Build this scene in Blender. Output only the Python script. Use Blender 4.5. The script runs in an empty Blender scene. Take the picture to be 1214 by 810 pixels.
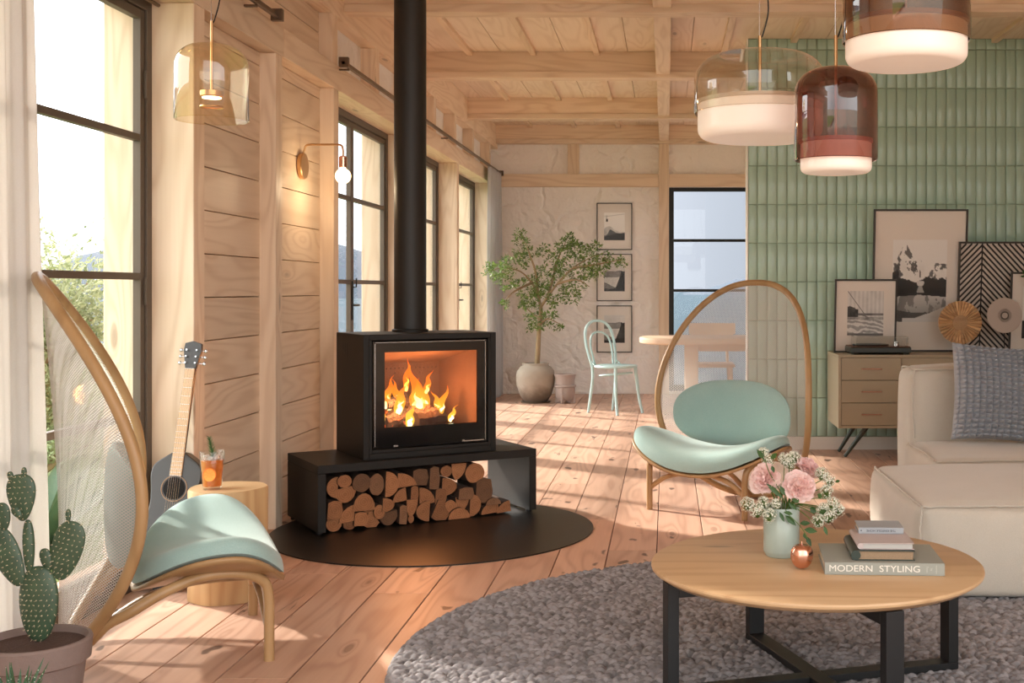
import bpy, math, random
import numpy as np
from mathutils import Vector, Matrix, Euler
random.seed(7); RS = np.random.RandomState(11)
C = bpy.context.scene.collection
pi = math.pi
F, HX, HY, EYE = 1400.0, 790.0, 344.0, 1.18      # focal length in px, vanishing point, eye height
def at(px, py, d):                                # a point of the photograph at the distance d
    return Vector(((px-HX)/F*d, d, EYE-(py-HY)/F*d))
def lin(c):
    return tuple(((v/255)/12.92 if v/255 <= .04045 else ((v/255+.055)/1.055)**2.4) for v in c)

# ------------------------------------------------------------------ materials
def newmat(name):
    m = bpy.data.materials.new(name); m.use_nodes = True
    nt = m.node_tree
    return m, nt, nt.nodes, nt.links, nt.nodes['Principled BSDF']
def mathn(nt, op, a, b=None, clamp=False):
    n = nt.nodes.new('ShaderNodeMath'); n.operation = op; n.use_clamp = clamp
    for i, v in enumerate((a, b)):
        if v is None: continue
        if isinstance(v, (int, float)): n.inputs[i].default_value = v
        else: nt.links.new(v, n.inputs[i])
    return n.outputs[0]
def mixc(nt, fac, a, b, blend='MIX'):
    n = nt.nodes.new('ShaderNodeMix'); n.data_type = 'RGBA'; n.blend_type = blend
    for s, v in ((n.inputs[0], fac), (n.inputs[6], a), (n.inputs[7], b)):
        if isinstance(v, (int, float)): s.default_value = v
        elif isinstance(v, tuple): s.default_value = (*v[:3], 1)
        else: nt.links.new(v, s)
    return n.outputs[2]
def noise(nt, vec, scale, detail=3, rough=.55, dist=0):
    n = nt.nodes.new('ShaderNodeTexNoise'); n.inputs['Scale'].default_value = scale
    n.inputs['Detail'].default_value = detail; n.inputs['Roughness'].default_value = rough
    n.inputs['Distortion'].default_value = dist
    if vec is not None: nt.links.new(vec, n.inputs['Vector'])
    return n.outputs['Fac']
def scaled(nt, vec, s, add=None):
    n = nt.nodes.new('ShaderNodeVectorMath'); n.operation = 'MULTIPLY'
    nt.links.new(vec, n.inputs[0]); n.inputs[1].default_value = s
    if add is not None:
        a = nt.nodes.new('ShaderNodeVectorMath'); a.operation = 'ADD'
        nt.links.new(n.outputs[0], a.inputs[0]); nt.links.new(add, a.inputs[1]); return a.outputs[0]
    return n.outputs[0]
def bump(nt, b, h, strength, dist=.01):
    n = nt.nodes.new('ShaderNodeBump'); n.inputs['Strength'].default_value = strength
    n.inputs['Distance'].default_value = dist
    nt.links.new(h, n.inputs['Height']); nt.links.new(n.outputs[0], b.inputs['Normal'])
def objc(nt): return nt.nodes.new('ShaderNodeTexCoord').outputs['Object']
def mat(name, col, rough=.5, metal=0, spec=.5, var=0, vscale=8, bmp=0, bscale=60, emit=None, es=0, sheen=0, coat=0, sss=0, trans=0):
    m, nt, N, L, b = newmat(name)
    c = lin(col)
    b.inputs['Base Color'].default_value = (*c, 1); b.inputs['Roughness'].default_value = rough
    b.inputs['Metallic'].default_value = metal; b.inputs['Specular IOR Level'].default_value = spec
    b.inputs['Coat Weight'].default_value = coat
    if sheen: b.inputs['Sheen Weight'].default_value = sheen; b.inputs['Sheen Roughness'].default_value = .4
    if trans: b.inputs['Transmission Weight'].default_value = trans
    if emit: b.inputs['Emission Color'].default_value = (*lin(emit), 1); b.inputs['Emission Strength'].default_value = es
    co = objc(nt)
    if var:
        n = noise(nt, co, vscale, 4)
        L.new(mixc(nt, n, tuple(v*(1-var) for v in c), tuple(min(1, v*(1+var)) for v in c)), b.inputs['Base Color'])
    if bmp: bump(nt, b, noise(nt, co, bscale, 5, .6), bmp, .01)
    return m
def wood(name, light, dark, axis='Y', ring=26, rough=.5, tonev=.16, knots=1.0, cracks=0, sc=1.0, fib=.4, coat=0):
    m, nt, N, L, b = newmat(name)
    co = objc(nt)
    at_ = N.new('ShaderNodeAttribute'); at_.attribute_name = 'tone'; t = at_.outputs['Fac']
    cx = N.new('ShaderNodeCombineXYZ')
    L.new(mathn(nt, 'MULTIPLY', t, 17.3), cx.inputs[0]); L.new(mathn(nt, 'MULTIPLY', t, 31.7), cx.inputs[1]); L.new(mathn(nt, 'MULTIPLY', t, 11.9), cx.inputs[2])
    def sv(al, ac):
        s = [ac*sc]*3; s['XYZ'.index(axis)] = al*sc; return scaled(nt, co, s, cx.outputs[0])
    n1 = noise(nt, sv(.45, 3.6), 1, 2, .5, .3)
    vo = N.new('ShaderNodeTexVoronoi'); vo.inputs['Scale'].default_value = 1
    L.new(sv(1.15, 4.2), vo.inputs['Vector'])
    dist = vo.outputs['Distance']
    ex = mathn(nt, 'POWER', 2.718, mathn(nt, 'MULTIPLY', dist, -9.0))
    base = mathn(nt, 'ADD', n1, mathn(nt, 'MULTIPLY', ex, .35*knots))
    g = mathn(nt, 'ADD', mathn(nt, 'MULTIPLY', mathn(nt, 'SINE', mathn(nt, 'MULTIPLY', base, ring*3.0)), .5), .5)
    g = mathn(nt, 'POWER', g, 2.2)
    n2 = noise(nt, sv(1.6, 70), 1, 4, .65)
    fac = mathn(nt, 'ADD', mathn(nt, 'MULTIPLY', g, .38), mathn(nt, 'MULTIPLY', n2, fib), True)
    col = mixc(nt, fac, lin(light), lin(dark))
    n3 = noise(nt, sv(.7, 3), 1, 3)
    col = mixc(nt, mathn(nt, 'MULTIPLY', n3, .35), col, lin(dark))
    if knots:
        k = mathn(nt, 'MULTIPLY', mathn(nt, 'SUBTRACT', .085, dist), 22, True)
        col = mixc(nt, mathn(nt, 'MULTIPLY', k, .6), col, tuple(v*.35 for v in lin(dark)))
    if cracks:
        n4 = noise(nt, sv(1.1, 13), 1.0, 5, .7, .6)
        k = mathn(nt, 'MULTIPLY', mathn(nt, 'SUBTRACT', n4, .76-cracks*.055), 30, True)
        n5 = noise(nt, sv(3.1, 7), 1.3, 2, .5)
        k2 = mathn(nt, 'MULTIPLY', mathn(nt, 'SUBTRACT', n5, .69), 30, True)
        col = mixc(nt, mathn(nt, 'MULTIPLY', mathn(nt, 'MAXIMUM', k, k2), .8), col, lin((62, 42, 32)))
    fr = mathn(nt, 'FRACT', mathn(nt, 'MULTIPLY', t, 7.31))
    br = mathn(nt, 'ADD', mathn(nt, 'MULTIPLY', fr, tonev), 1-tonev/2)
    hs = N.new('ShaderNodeHueSaturation'); L.new(col, hs.inputs['Color']); L.new(br, hs.inputs['Value'])
    L.new(hs.outputs[0], b.inputs['Base Color'])
    b.inputs['Roughness'].default_value = rough; b.inputs['Coat Weight'].default_value = coat
    b.inputs['Specular IOR Level'].default_value = .35
    bump(nt, b, fac, .12, .004)
    return m
def thin_glass(name, tint, refl=1.0, rough=.0, opacity=0, ior=1.5):
    m, nt, N, L, b = newmat(name); N.remove(b)
    out = N['Material Output']
    tr = N.new('ShaderNodeBsdfTransparent'); tr.inputs[0].default_value = (*tint, 1)
    gl = N.new('ShaderNodeBsdfGlossy'); gl.inputs['Roughness'].default_value = rough
    gl.inputs['Color'].default_value = (1, 1, 1, 1)
    ge = N.new('ShaderNodeNewGeometry'); dp = N.new('ShaderNodeVectorMath'); dp.operation = 'DOT_PRODUCT'
    L.new(ge.outputs['Incoming'], dp.inputs[0]); L.new(ge.outputs['Normal'], dp.inputs[1])
    c5 = mathn(nt, 'POWER', mathn(nt, 'SUBTRACT', 1, mathn(nt, 'ABSOLUTE', dp.outputs['Value']), True), 5)
    fr = mathn(nt, 'ADD', mathn(nt, 'MULTIPLY', c5, .9), .05)        # Fresnel reflectance of a thin sheet, the same from both sides
    mx = N.new('ShaderNodeMixShader'); L.new(mathn(nt, 'MULTIPLY', fr, refl, True), mx.inputs[0])
    L.new(tr.outputs[0], mx.inputs[1]); L.new(gl.outputs[0], mx.inputs[2])
    L.new(mx.outputs[0], out.inputs[0])
    return m
def emis(name, col, s):
    m, nt, N, L, b = newmat(name); N.remove(b)
    e = N.new('ShaderNodeEmission'); e.inputs[0].default_value = (*lin(col), 1); e.inputs[1].default_value = s
    L.new(e.outputs[0], N['Material Output'].inputs[0]); return m
def leafmat(name, c1, c2, rough=.5, trans=.25):
    m, nt, N, L, b = newmat(name)
    at_ = N.new('ShaderNodeAttribute'); at_.attribute_name = 'tone'
    fr = mathn(nt, 'FRACT', mathn(nt, 'MULTIPLY', at_.outputs['Fac'], 13.7))
    col = mixc(nt, fr, lin(c1), lin(c2)); L.new(col, b.inputs['Base Color']); b.inputs['Roughness'].default_value = rough
    if trans:
        t = N.new('ShaderNodeBsdfTranslucent'); L.new(col, t.inputs[0])
        mx = N.new('ShaderNodeMixShader'); mx.inputs[0].default_value = trans
        L.new(b.outputs[0], mx.inputs[1]); L.new(t.outputs[0], mx.inputs[2]); L.new(mx.outputs[0], N['Material Output'].inputs[0])
    return m
def fabric(name, c1, c2, scale=700, bmp=.25, trans=0, sheen=.3):
    m, nt, N, L, b = newmat(name); co = objc(nt)
    n = noise(nt, co, scale, 2, .6); n2 = noise(nt, co, 9, 3, .5)
    f = mathn(nt, 'ADD', mathn(nt, 'MULTIPLY', n, .8), mathn(nt, 'MULTIPLY', n2, .25), True)
    col = mixc(nt, f, lin(c1), lin(c2)); L.new(col, b.inputs['Base Color'])
    b.inputs['Roughness'].default_value = .9; b.inputs['Sheen Weight'].default_value = sheen; b.inputs['Specular IOR Level'].default_value = .2
    bump(nt, b, n, bmp, .003)
    if trans:
        t = N.new('ShaderNodeBsdfTranslucent'); L.new(col, t.inputs[0])
        mx = N.new('ShaderNodeMixShader'); mx.inputs[0].default_value = trans
        L.new(b.outputs[0], mx.inputs[1]); L.new(t.outputs[0], mx.inputs[2]); L.new(mx.outputs[0], N['Material Output'].inputs[0])
    return m
def netmat(name):
    m, nt, N, L, b = newmat(name)
    uv = N.new('ShaderNodeUVMap').outputs[0]
    sp = N.new('ShaderNodeSeparateXYZ'); L.new(uv, sp.inputs[0])
    u = mathn(nt, 'MULTIPLY', sp.outputs[0], pi/.0125); v = mathn(nt, 'MULTIPLY', sp.outputs[1], pi/.0092)
    a = mathn(nt, 'ABSOLUTE', mathn(nt, 'SINE', mathn(nt, 'ADD', u, v)))
    c = mathn(nt, 'ABSOLUTE', mathn(nt, 'SINE', mathn(nt, 'SUBTRACT', u, v)))
    hole = mathn(nt, 'GREATER_THAN', mathn(nt, 'MINIMUM', a, c), .52)
    b.inputs['Base Color'].default_value = (*lin((206, 200, 196)), 1); b.inputs['Roughness'].default_value = .8
    tr = N.new('ShaderNodeBsdfTransparent'); tl = N.new('ShaderNodeBsdfTranslucent'); tl.inputs[0].default_value = (.62, .6, .57, 1)
    m1 = N.new('ShaderNodeMixShader'); m1.inputs[0].default_value = .35; L.new(b.outputs[0], m1.inputs[1]); L.new(tl.outputs[0], m1.inputs[2])
    mx = N.new('ShaderNodeMixShader'); L.new(hole, mx.inputs[0]); L.new(m1.outputs[0], mx.inputs[1]); L.new(tr.outputs[0], mx.inputs[2])
    L.new(mx.outputs[0], N['Material Output'].inputs[0]); return m
def colattr(name, rough=.6):
    m, nt, N, L, b = newmat(name)
    a = N.new('ShaderNodeAttribute'); a.attribute_name = 'paint'; L.new(a.outputs['Color'], b.inputs['Base Color'])
    b.inputs['Roughness'].default_value = rough; return m

# ------------------------------------------------------------------ mesh builder
def sharp(me, deg):
    me.polygons.foreach_set('use_smooth', [True]*len(me.polygons))
    try: me.set_sharp_from_angle(angle=math.radians(deg))
    except Exception: pass
class MB:
    def __init__(s): s.v = []; s.f = []; s.m = []; s.t = []; s.mi = 0; s.tone = 0.0
    def add(s, vs, fs, M=None):
        o = len(s.v)
        for v in vs:
            v = Vector(v); s.v.append(tuple(M @ v) if M else tuple(v))
        for f in fs:
            s.f.append([i+o for i in f]); s.m.append(s.mi); s.t.append(s.tone)
        return s
    def box(s, x0, x1, y0, y1, z0, z1, M=None):
        vs = [(x, y, z) for x in (x0, x1) for y in (y0, y1) for z in (z0, z1)]
        return s.add(vs, [(0,1,3,2),(4,6,7,5),(0,4,5,1),(2,3,7,6),(0,2,6,4),(1,5,7,3)], M)
    def tube(s, pts, r, n=10, closed=False, M=None, flat=1.0):
        pts = [Vector(p) for p in pts]; k = len(pts)
        rs = r if isinstance(r, (list, tuple)) else [r]*k
        T = []
        for i in range(k):
            a = pts[(i-1) % k] if (closed or i > 0) else pts[i]; b = pts[(i+1) % k] if (closed or i < k-1) else pts[i]
            T.append((b-a).normalized())
        up = Vector((0,0,1)) if abs(T[0].z) < .9 else Vector((1,0,0))
        nrm = (up - T[0]*up.dot(T[0])).normalized(); vs = []
        for i in range(k):
            nrm = (nrm - T[i]*nrm.dot(T[i])).normalized(); bi = T[i].cross(nrm)
            for j in range(n):
                a = 2*pi*j/n; vs.append(pts[i] + (nrm*math.cos(a)*flat + bi*math.sin(a))*rs[i])
        fs = []
        for i in range(k if closed else k-1):
            for j in range(n):
                a = i*n+j; b = i*n+(j+1) % n; c = ((i+1) % k)*n+(j+1) % n; d = ((i+1) % k)*n+j
                fs.append((a, b, c, d))
        if not closed:
            fs.append(tuple(range(n))[::-1]); fs.append(tuple((k-1)*n+j for j in range(n)))
        return s.add(vs, fs, M)
    def lathe(s, prof, n=32, M=None):
        vs = []; fs = []
        for (r, z) in prof:
            for j in range(n):
                a = 2*pi*j/n; vs.append((r*math.cos(a), r*math.sin(a), z))
        for i in range(len(prof)-1):
            for j in range(n):
                fs.append((i*n+j, i*n+(j+1) % n, (i+1)*n+(j+1) % n, (i+1)*n+j))
        if prof[0][0] > 1e-4 and False: pass
        s.add(vs, fs, M); return s
    def disc(s, r, z, n=32, M=None):
        return s.add([(r*math.cos(2*pi*j/n), r*math.sin(2*pi*j/n), z) for j in range(n)], [tuple(range(n))], M)
    def prism(s, poly, h0, h1, M=None):
        n = len(poly)
        vs = [(x, y, h0) for x, y in poly]+[(x, y, h1) for x, y in poly]
        fs = [tuple(range(n))[::-1], tuple(range(n, 2*n))]+[(i, (i+1) % n, n+(i+1) % n, n+i) for i in range(n)]
        return s.add(vs, fs, M)
    def ell(s, c, r, n=12, k=8, M=None):
        vs = []; fs = []
        for i in range(k+1):
            th = pi*i/k
            for j in range(n):
                a = 2*pi*j/n; vs.append((c[0]+r[0]*math.sin(th)*math.cos(a), c[1]+r[1]*math.sin(th)*math.sin(a), c[2]+r[2]*math.cos(th)))
        for i in range(k):
            for j in range(n): fs.append((i*n+j, (i+1)*n+j, (i+1)*n+(j+1) % n, i*n+(j+1) % n))
        return s.add(vs, fs, M)
    def build(s, name, mats, parent=None, loc=None, rz=0, smooth=None, bevel=0, seg=2, sub=0, solid=0, fix=True):
        me = bpy.data.meshes.new(name); me.from_pydata(s.v, [], s.f)
        mats = mats if isinstance(mats, (list, tuple)) else [mats]
        for m in mats: me.materials.append(m)
        me.polygons.foreach_set('material_index', s.m)
        a = me.attributes.new('tone', 'FLOAT', 'FACE'); a.data.foreach_set('value', s.t)
        if fix:
            import bmesh
            bm = bmesh.new(); bm.from_mesh(me)
            if smooth is not None: bmesh.ops.remove_doubles(bm, verts=bm.verts, dist=1e-6)
            bmesh.ops.recalc_face_normals(bm, faces=bm.faces); bm.to_mesh(me); bm.free()
        if smooth is not None: sharp(me, smooth)
        me.update()
        o = bpy.data.objects.new(name, me); C.objects.link(o)
        if loc is not None: o.location = loc
        o.rotation_euler = (0, 0, rz); o.parent = parent
        if bevel:
            b = o.modifiers.new('Bevel', 'BEVEL'); b.width = bevel; b.segments = seg; b.limit_method = 'ANGLE'; b.angle_limit = .6
            if smooth is None:
                me.polygons.foreach_set('use_smooth', [True]*len(me.polygons)); b.harden_normals = True
        if solid:
            b = o.modifiers.new('Solidify', 'SOLIDIFY'); b.thickness = solid; b.offset = 0
        if sub:
            b = o.modifiers.new('Subsurf', 'SUBSURF'); b.levels = sub; b.render_levels = sub
        return o
def grid_obj(name, P, m, parent=None, uv=None, close_u=False, loc=None, rz=0, cols=None, smooth=True):
    n, k = P.shape[:2]
    vs = P.reshape(-1, 3).astype(float)
    fs = []
    I = np.arange(n*k).reshape(n, k)
    a = I[:-1, :-1]; b = I[1:, :-1]; c = I[1:, 1:]; d = I[:-1, 1:]
    F_ = np.stack([a, b, c, d], -1).reshape(-1, 4)
    if close_u:
        e = np.stack([I[-1, :-1], I[0, :-1], I[0, 1:], I[-1, 1:]], -1).reshape(-1, 4); F_ = np.vstack([F_, e])
    me = bpy.data.meshes.new(name)
    me.vertices.add(len(vs)); me.vertices.foreach_set('co', vs.ravel())
    me.loops.add(F_.size); me.loops.foreach_set('vertex_index', F_.ravel().astype(np.int32))
    me.polygons.add(len(F_)); me.polygons.foreach_set('loop_start', np.arange(0, F_.size, 4, dtype=np.int32))
    me.polygons.foreach_set('loop_total', np.full(len(F_), 4, dtype=np.int32))
    me.update(calc_edges=True); me.validate()
    for q in (m if isinstance(m, (list, tuple)) else [m]): me.materials.append(q)
    if smooth: me.polygons.foreach_set('use_smooth', [True]*len(me.polygons))
    if uv is not None:
        l = me.uv_layers.new(name='UVMap'); l.data.foreach_set('uv', uv.reshape(-1, 2)[F_.ravel()].astype(np.float32).ravel())
    if cols is not None:
        at_ = me.color_attributes.new('paint', 'FLOAT_COLOR', 'POINT')
        cc = np.ones((n*k, 4), dtype=np.float32); cc[:, :3] = cols.reshape(-1, 3); at_.data.foreach_set('color', cc.ravel())
    o = bpy.data.objects.new(name, me); C.objects.link(o); o.parent = parent
    if loc is not None: o.location = loc
    o.rotation_euler = (0, 0, rz); return o
def tag(o, label=None, cat=None, group=None, kind=None):
    if label: o['label'] = label
    if cat: o['category'] = cat
    if group: o['group'] = group
    if kind: o['kind'] = kind
    return o
def thing(name, label, cat, loc=(0,0,0), rz=0, group=None):
    o = bpy.data.objects.new(name, None); C.objects.link(o); o.location = loc; o.rotation_euler = (0, 0, rz)
    o.empty_display_size = .1
    return tag(o, label, cat, group)
def struct(o): o['kind'] = 'structure'; return o
def part_label(o, l): o['label'] = l; return o
def copy_tree(o, parent=None):
    c = o.copy(); C.objects.link(c); c.parent = parent
    for ch in list(o.children): copy_tree(ch, c)
    return c
def crv(pts, n=8, closed=False):                  # Catmull-Rom through the points
    P = [Vector(p) for p in pts]; out = []; k = len(P)
    for i in range(k if closed else k-1):
        if closed: p0, p1, p2, p3 = P[i-1], P[i], P[(i+1) % k], P[(i+2) % k]
        else: p0, p1, p2, p3 = P[max(i-1, 0)], P[i], P[i+1], P[min(i+2, k-1)]
        for j in range(n):
            t = j/n
            out.append(.5*((2*p1)+(-p0+p2)*t+(2*p0-5*p1+4*p2-p3)*t*t+(-p0+3*p1-3*p2+p3)*t**3))
    if not closed: out.append(P[-1])
    return out
def Tm(x, y, z): return Matrix.Translation((x, y, z))
def Rm(a, ax): return Matrix.Rotation(a, 4, ax)

# palette
M = {}
M['pine'] = wood('pine_y', (240, 219, 194), (204, 174, 143), 'Y')
M['pinex'] = wood('pine_x', (240, 219, 194), (204, 174, 143), 'X')
M['pinez'] = wood('pine_z', (242, 221, 196), (206, 176, 145), 'Z')
M['pineceil'] = wood('pine_ceiling', (242, 225, 205), (212, 188, 162), 'Y', tonev=.12)
M['floor'] = wood('oak_floor', (220, 184, 160), (164, 122, 100), 'Y', rough=.42, cracks=2, tonev=.3, ring=22)
M['oak'] = wood('oak_frame', (182, 146, 102), (138, 104, 66), 'Z', knots=0, ring=10, rough=.4, tonev=.1, coat=.1)
M['oaktop'] = wood('oak_tabletop', (212, 180, 140), (172, 134, 94), 'X', knots=.4, ring=12, rough=.38, tonev=.1, sc=1.2)
M['birch'] = wood('birch_table', (234, 208, 182), (212, 178, 148), 'X', knots=0, ring=8)
M['stump'] = wood('stump_bark', (224, 190, 140), (176, 130, 84), 'Z', knots=.7, ring=20, rough=.6)
M['metal'] = mat('bronze_frame', (96, 84, 72), .5, .3)
M['steel'] = mat('steel_frame', (60, 62, 62), .4, .5)
M['blackframe'] = mat('black_frame', (34, 36, 34), .4, .3)
M['rod'] = mat('curtain_rod', (110, 92, 76), .35, .8)
M['stove'] = mat('stove_paint', (36, 33, 30), .5, 0, .25, var=.08, vscale=30)
M['glassblack'] = mat('door_glass_black', (8, 8, 9), .08, 0)
M['black'] = mat('black_metal', (26, 27, 28), .45, .3)
M['copper'] = mat('copper', (226, 172, 150), .2, 1)
M['brass'] = mat('brushed_brass', (206, 164, 116), .3, .9)
M['silver'] = mat('silver', (200, 200, 200), .25, 1)
M['plate'] = mat('hearth_plate', (38, 34, 31), .38, .3, var=.1, vscale=6)
M['glass'] = thin_glass('window_glass', (.98, .99, .99), .35)
M['white'] = mat('white_paint', (226, 222, 214), .6)
M['tile'] = mat('green_tile', (170, 198, 182), .22, 0, .5, var=.05, vscale=3, bmp=.05, bscale=14)
M['grout'] = mat('grout', (150, 166, 146), .8)
M['mint'] = fabric('mint_fabric', (122, 156, 151), (174, 199, 193), 420)
M['net'] = netmat('net_fabric')
M['linen'] = fabric('sofa_linen', (180, 172, 158), (212, 205, 192), 420, .35)
M['curtain'] = fabric('curtain_linen', (222, 217, 211), (236, 232, 226), 300, .15, trans=.3, sheen=0)
M['curtgrey'] = fabric('curtain_grey', (190, 188, 187), (208, 207, 206), 300, .15, trans=.25, sheen=0)
M['ceram'] = mat('vase_glaze', (164, 178, 168), .25, var=.06, vscale=40, coat=.3)
M['soil'] = mat('soil', (74, 52, 42), .95, bmp=.8, bscale=90)
M['leaf'] = leafmat('leaf_green', (58, 84, 36), (128, 152, 70))
M['opal'] = mat('opal_glass', (250, 240, 228), .35, emit=(255, 226, 204), es=.22)

# plaster
def plaster(name, col):
    m, nt, N, L, b = newmat(name); co = objc(nt); c = lin(col)
    n1 = noise(nt, co, 2.4, 6, .55, .9); n2 = noise(nt, co, 16, 4, .6)
    vo = N.new('ShaderNodeTexVoronoi'); vo.feature = 'DISTANCE_TO_EDGE'; vo.inputs['Scale'].default_value = 1.5
    w = N.new('ShaderNodeVectorMath'); w.operation = 'ADD'; L.new(co, w.inputs[0])
    nn = N.new('ShaderNodeTexNoise'); nn.inputs['Scale'].default_value = 3; L.new(co, nn.inputs['Vector']); L.new(nn.outputs['Color'], w.inputs[1]); L.new(w.outputs[0], vo.inputs['Vector'])
    ed = mathn(nt, 'MULTIPLY', vo.outputs[0], 9, True)
    h = mathn(nt, 'ADD', mathn(nt, 'MULTIPLY', n1, 2.0), mathn(nt, 'ADD', mathn(nt, 'MULTIPLY', n2, .35), mathn(nt, 'MULTIPLY', ed, .4)))
    b.inputs['Base Color'].default_value = (*c, 1); b.inputs['Roughness'].default_value = .85
    bump(nt, b, h, .8, .035); return m
M['plaster'] = plaster('plaster', (242, 236, 230))
# ================================================================== the room
XL = -1.92; YB = 13.43; ZC = 3.04; YT = 8.74
# floor planks
b = MB(); w = .22; x = -.043-w*11
while x < 4.1:
    y = -1.0-random.random()*1.8
    while y < YB:
        l = 1.7+random.random()*.9; b.tone = random.random()*3
        b.box(x+.0019, x+w-.0019, y, min(y+l, YB)-.0012, -.03, 0); y += l
    x += w
fl = struct(b.build('floor', M['floor'], bevel=.002, seg=1))
b = MB(); b.box(-2.5, 4.2, -1, YB+.3, -.09, -.028)
sf = b.build('subfloor', mat('gap_dark', (70, 48, 38), .9), parent=fl)
# ceiling boards, battens
b = MB(); x = -2.28+.002
x = -1.533-.25*3
while x < 4.0:
    b.tone = random.random()*3; b.box(x+.0012, x+.2465-.0012, 1.0, YB+.1, ZC, ZC+.03); x += .2475
x = -1.533
ce = struct(b.build('ceiling', M['pineceil'], bevel=.002, seg=1))
b = MB(); b.box(-2.3, 4.1, .95, YB+.3, ZC+.028, ZC+.16); b.build('roof_deck', M['pinex'], parent=ce)
b = MB()
while x < 4.0:
    b.tone = random.random()*3; b.box(x-.024, x+.024, 1.0, YB, ZC-.032, ZC+.001); x += .495
b.build('batten', M['pine'], parent=ce, bevel=.002, seg=1)
trim_n = [0]
def trim(b, m, bevel=.004):
    trim_n[0] += 1; return struct(b.build('trim_%d' % trim_n[0], m, bevel=bevel))
for y in (2.7, 4.87, 7.04, 9.21, 11.41, YB-.12):
    b = MB(); b.tone = random.random()*3
    x1 = .6 if 8.7 < y else 4.0
    b.box(-1.95, 4.0, y, y+.12, 2.835+.05, ZC+.001); b.tone += .3
    b.box(-1.95, 4.0, y-.012, y+.132, 2.835, 2.885); trim(b, M['pinex'])
b = MB(); b.tone = 1.3; b.box(-.08, .03, 1.0, YB-.1, 2.86, ZC-.02); trim(b, M['pine'])
# left wall: top plate, header
b = MB(); b.tone = .4; b.box(-2.2, XL, .5, YB, 2.78, ZC-.002); trim(b, M['pine'])
for y0, y1, t in ((.5, 5.93, .7), (5.932, 13.42, 1.9)):
    b = MB(); b.tone = t; b.box(-2.29, XL, y0, y1, 2.35, 2.494); trim(b, M['pine'])
# posts
for y0, y1, xo in ((2.62, 2.75, -2.29), (4.80, 4.914, -2.29), (5.806, 5.906, -2.02), (6.82, 6.92, -2.29), (8.87, 9.0, -2.29), (10.84, 10.94, -2.29), (12.9, 13.02, -2.29)):
    b = MB(); b.tone = random.random()*3; b.box(xo, XL, y0, y1, 0, 2.35); trim(b, M['pinez'], .006)
# studs above the header
for y in (6.8, 7.8, 8.75, 9.75, 10.7, 11.7, 12.8):
    b = MB(); b.tone = random.random()*3; b.box(-2.03, XL, y, y+.1, 2.494, 2.78); trim(b, M['pinez'])
# plank wall
b = MB()
def planks(b, y0, y1, z0, z1, xf=-2.0, xo=-2.28):
    z = 1.337-.189*8
    while z < z1:
        a, c = max(z, z0)+.0015, min(z+.189, z1)-.0015
        if c > a+.01: b.tone = random.random()*3; b.box(xo, xf, y0, y1, a, c)
        z += .189
planks(b, 4.914, 6.82, 0, 2.35); planks(b, -.5, 2.62, 0, 2.35); planks(b, 13.02, YB, 0, 2.35)
planks(b, -.5, 6.8, 2.494, 2.78)
b.box(-2.29, -2.27, 4.914, 6.82, 0, 2.35)
wl = struct(b.build('wall_left', M['pine'], bevel=.003, seg=1))
b = MB(); b.box(-2.29, -2.02, 6.8, YB, 2.494, 2.78)
b.build('plaster_infill', M['plaster'], parent=wl)
# back wall with window opening
b = MB()
for r in ((-2.3, .03, 0, 2.35), (1.75, 4.0, 0, 2.35), (-2.3, 4.0, 2.35, ZC+.1), (.03, 1.75, -.05, .03)): b.box(r[0], r[1], YB, YB+.28, r[2], r[3])
wb = struct(b.build('wall_back', M['plaster']))
b = MB(); b.tone = .9; b.box(-1.95, -.088, YB-.06, YB+.01, 2.35, 2.494); b.box(.031, 4.0, YB-.06, YB+.01, 2.35, 2.494); trim(b, M['pinex'])
b = MB(); b.tone = 2.2; b.box(-.086, .029, YB-.065, YB+.28, 0, 2.84); trim(b, M['pinez'])
b = MB(); b.tone = 2.6; b.box(-1.12, -.99, YB-.05, YB+.01, 2.494, 2.84); trim(b, M['pinez'])
b = MB(); b.tone = 2.6; b.box(1.0, 1.12, YB-.05, YB+.01, 2.494, 2.84); trim(b, M['pinez'])
# right wall (outside the frame), far openings added to let in sky light
b = MB()
z = 0
while z < ZC:
    b.tone = random.random()*3
    for ya, yc in (((1.0, YB),) if z < .7 or z > 2.4 else ((1.0, 9.4), (11.1, 11.3), (13.1, YB))): b.box(3.9, 4.1, ya, yc, z+.0015, min(z+.189, ZC)-.0015)
    z += .189
struct(b.build('wall_right', M['pine'], bevel=.003, seg=1))
# tiled partition
b = MB()
def tile(b, x0, x1, z0, z1):
    g = .0022; e = .005; d = .0085
    x0 += g; x1 -= g; z0 += g; z1 -= g
    j = random.uniform(-.0006, .0006)
    vs = [(x0, YT, z0), (x1, YT, z0), (x1, YT, z1), (x0, YT, z1),
          (x0+e*.3, YT-d*.7, z0+e*.3), (x1-e*.3, YT-d*.7, z0+e*.3), (x1-e*.3, YT-d*.7, z1-e*.3), (x0+e*.3, YT-d*.7, z1-e*.3),
          (x0+e, YT-d+j, z0+e), (x1-e, YT-d-j, z0+e), (x1-e, YT-d-j, z1-e), (x0+e, YT-d+j, z1-e)]
    fs = []
    for o in (0, 4):
        for i in range(4): fs.append((o+i, o+(i+1) % 4, o+4+(i+1) % 4, o+4+i))
    fs.append((8, 9, 10, 11)); b.add(vs, fs)
z = .0976; zs = [.0976+.286*i for i in range(11)]+[ZC]
x = .607; xs = [x, x+.066]
while xs[-1] < 3.88: xs.append(xs[-1]+.0735)
for i in range(len(zs)-1):
    for j in range(len(xs)-1): b.tone = random.random(); tile(b, xs[j], xs[j+1], zs[i], zs[i+1])
b.mi = 1; b.box(.605, 3.9, YT, YT+.17, .0, ZC)
b.mi = 2; b.box(.598, .6049, YT-.006, YT+.176, 0, ZC)
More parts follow.
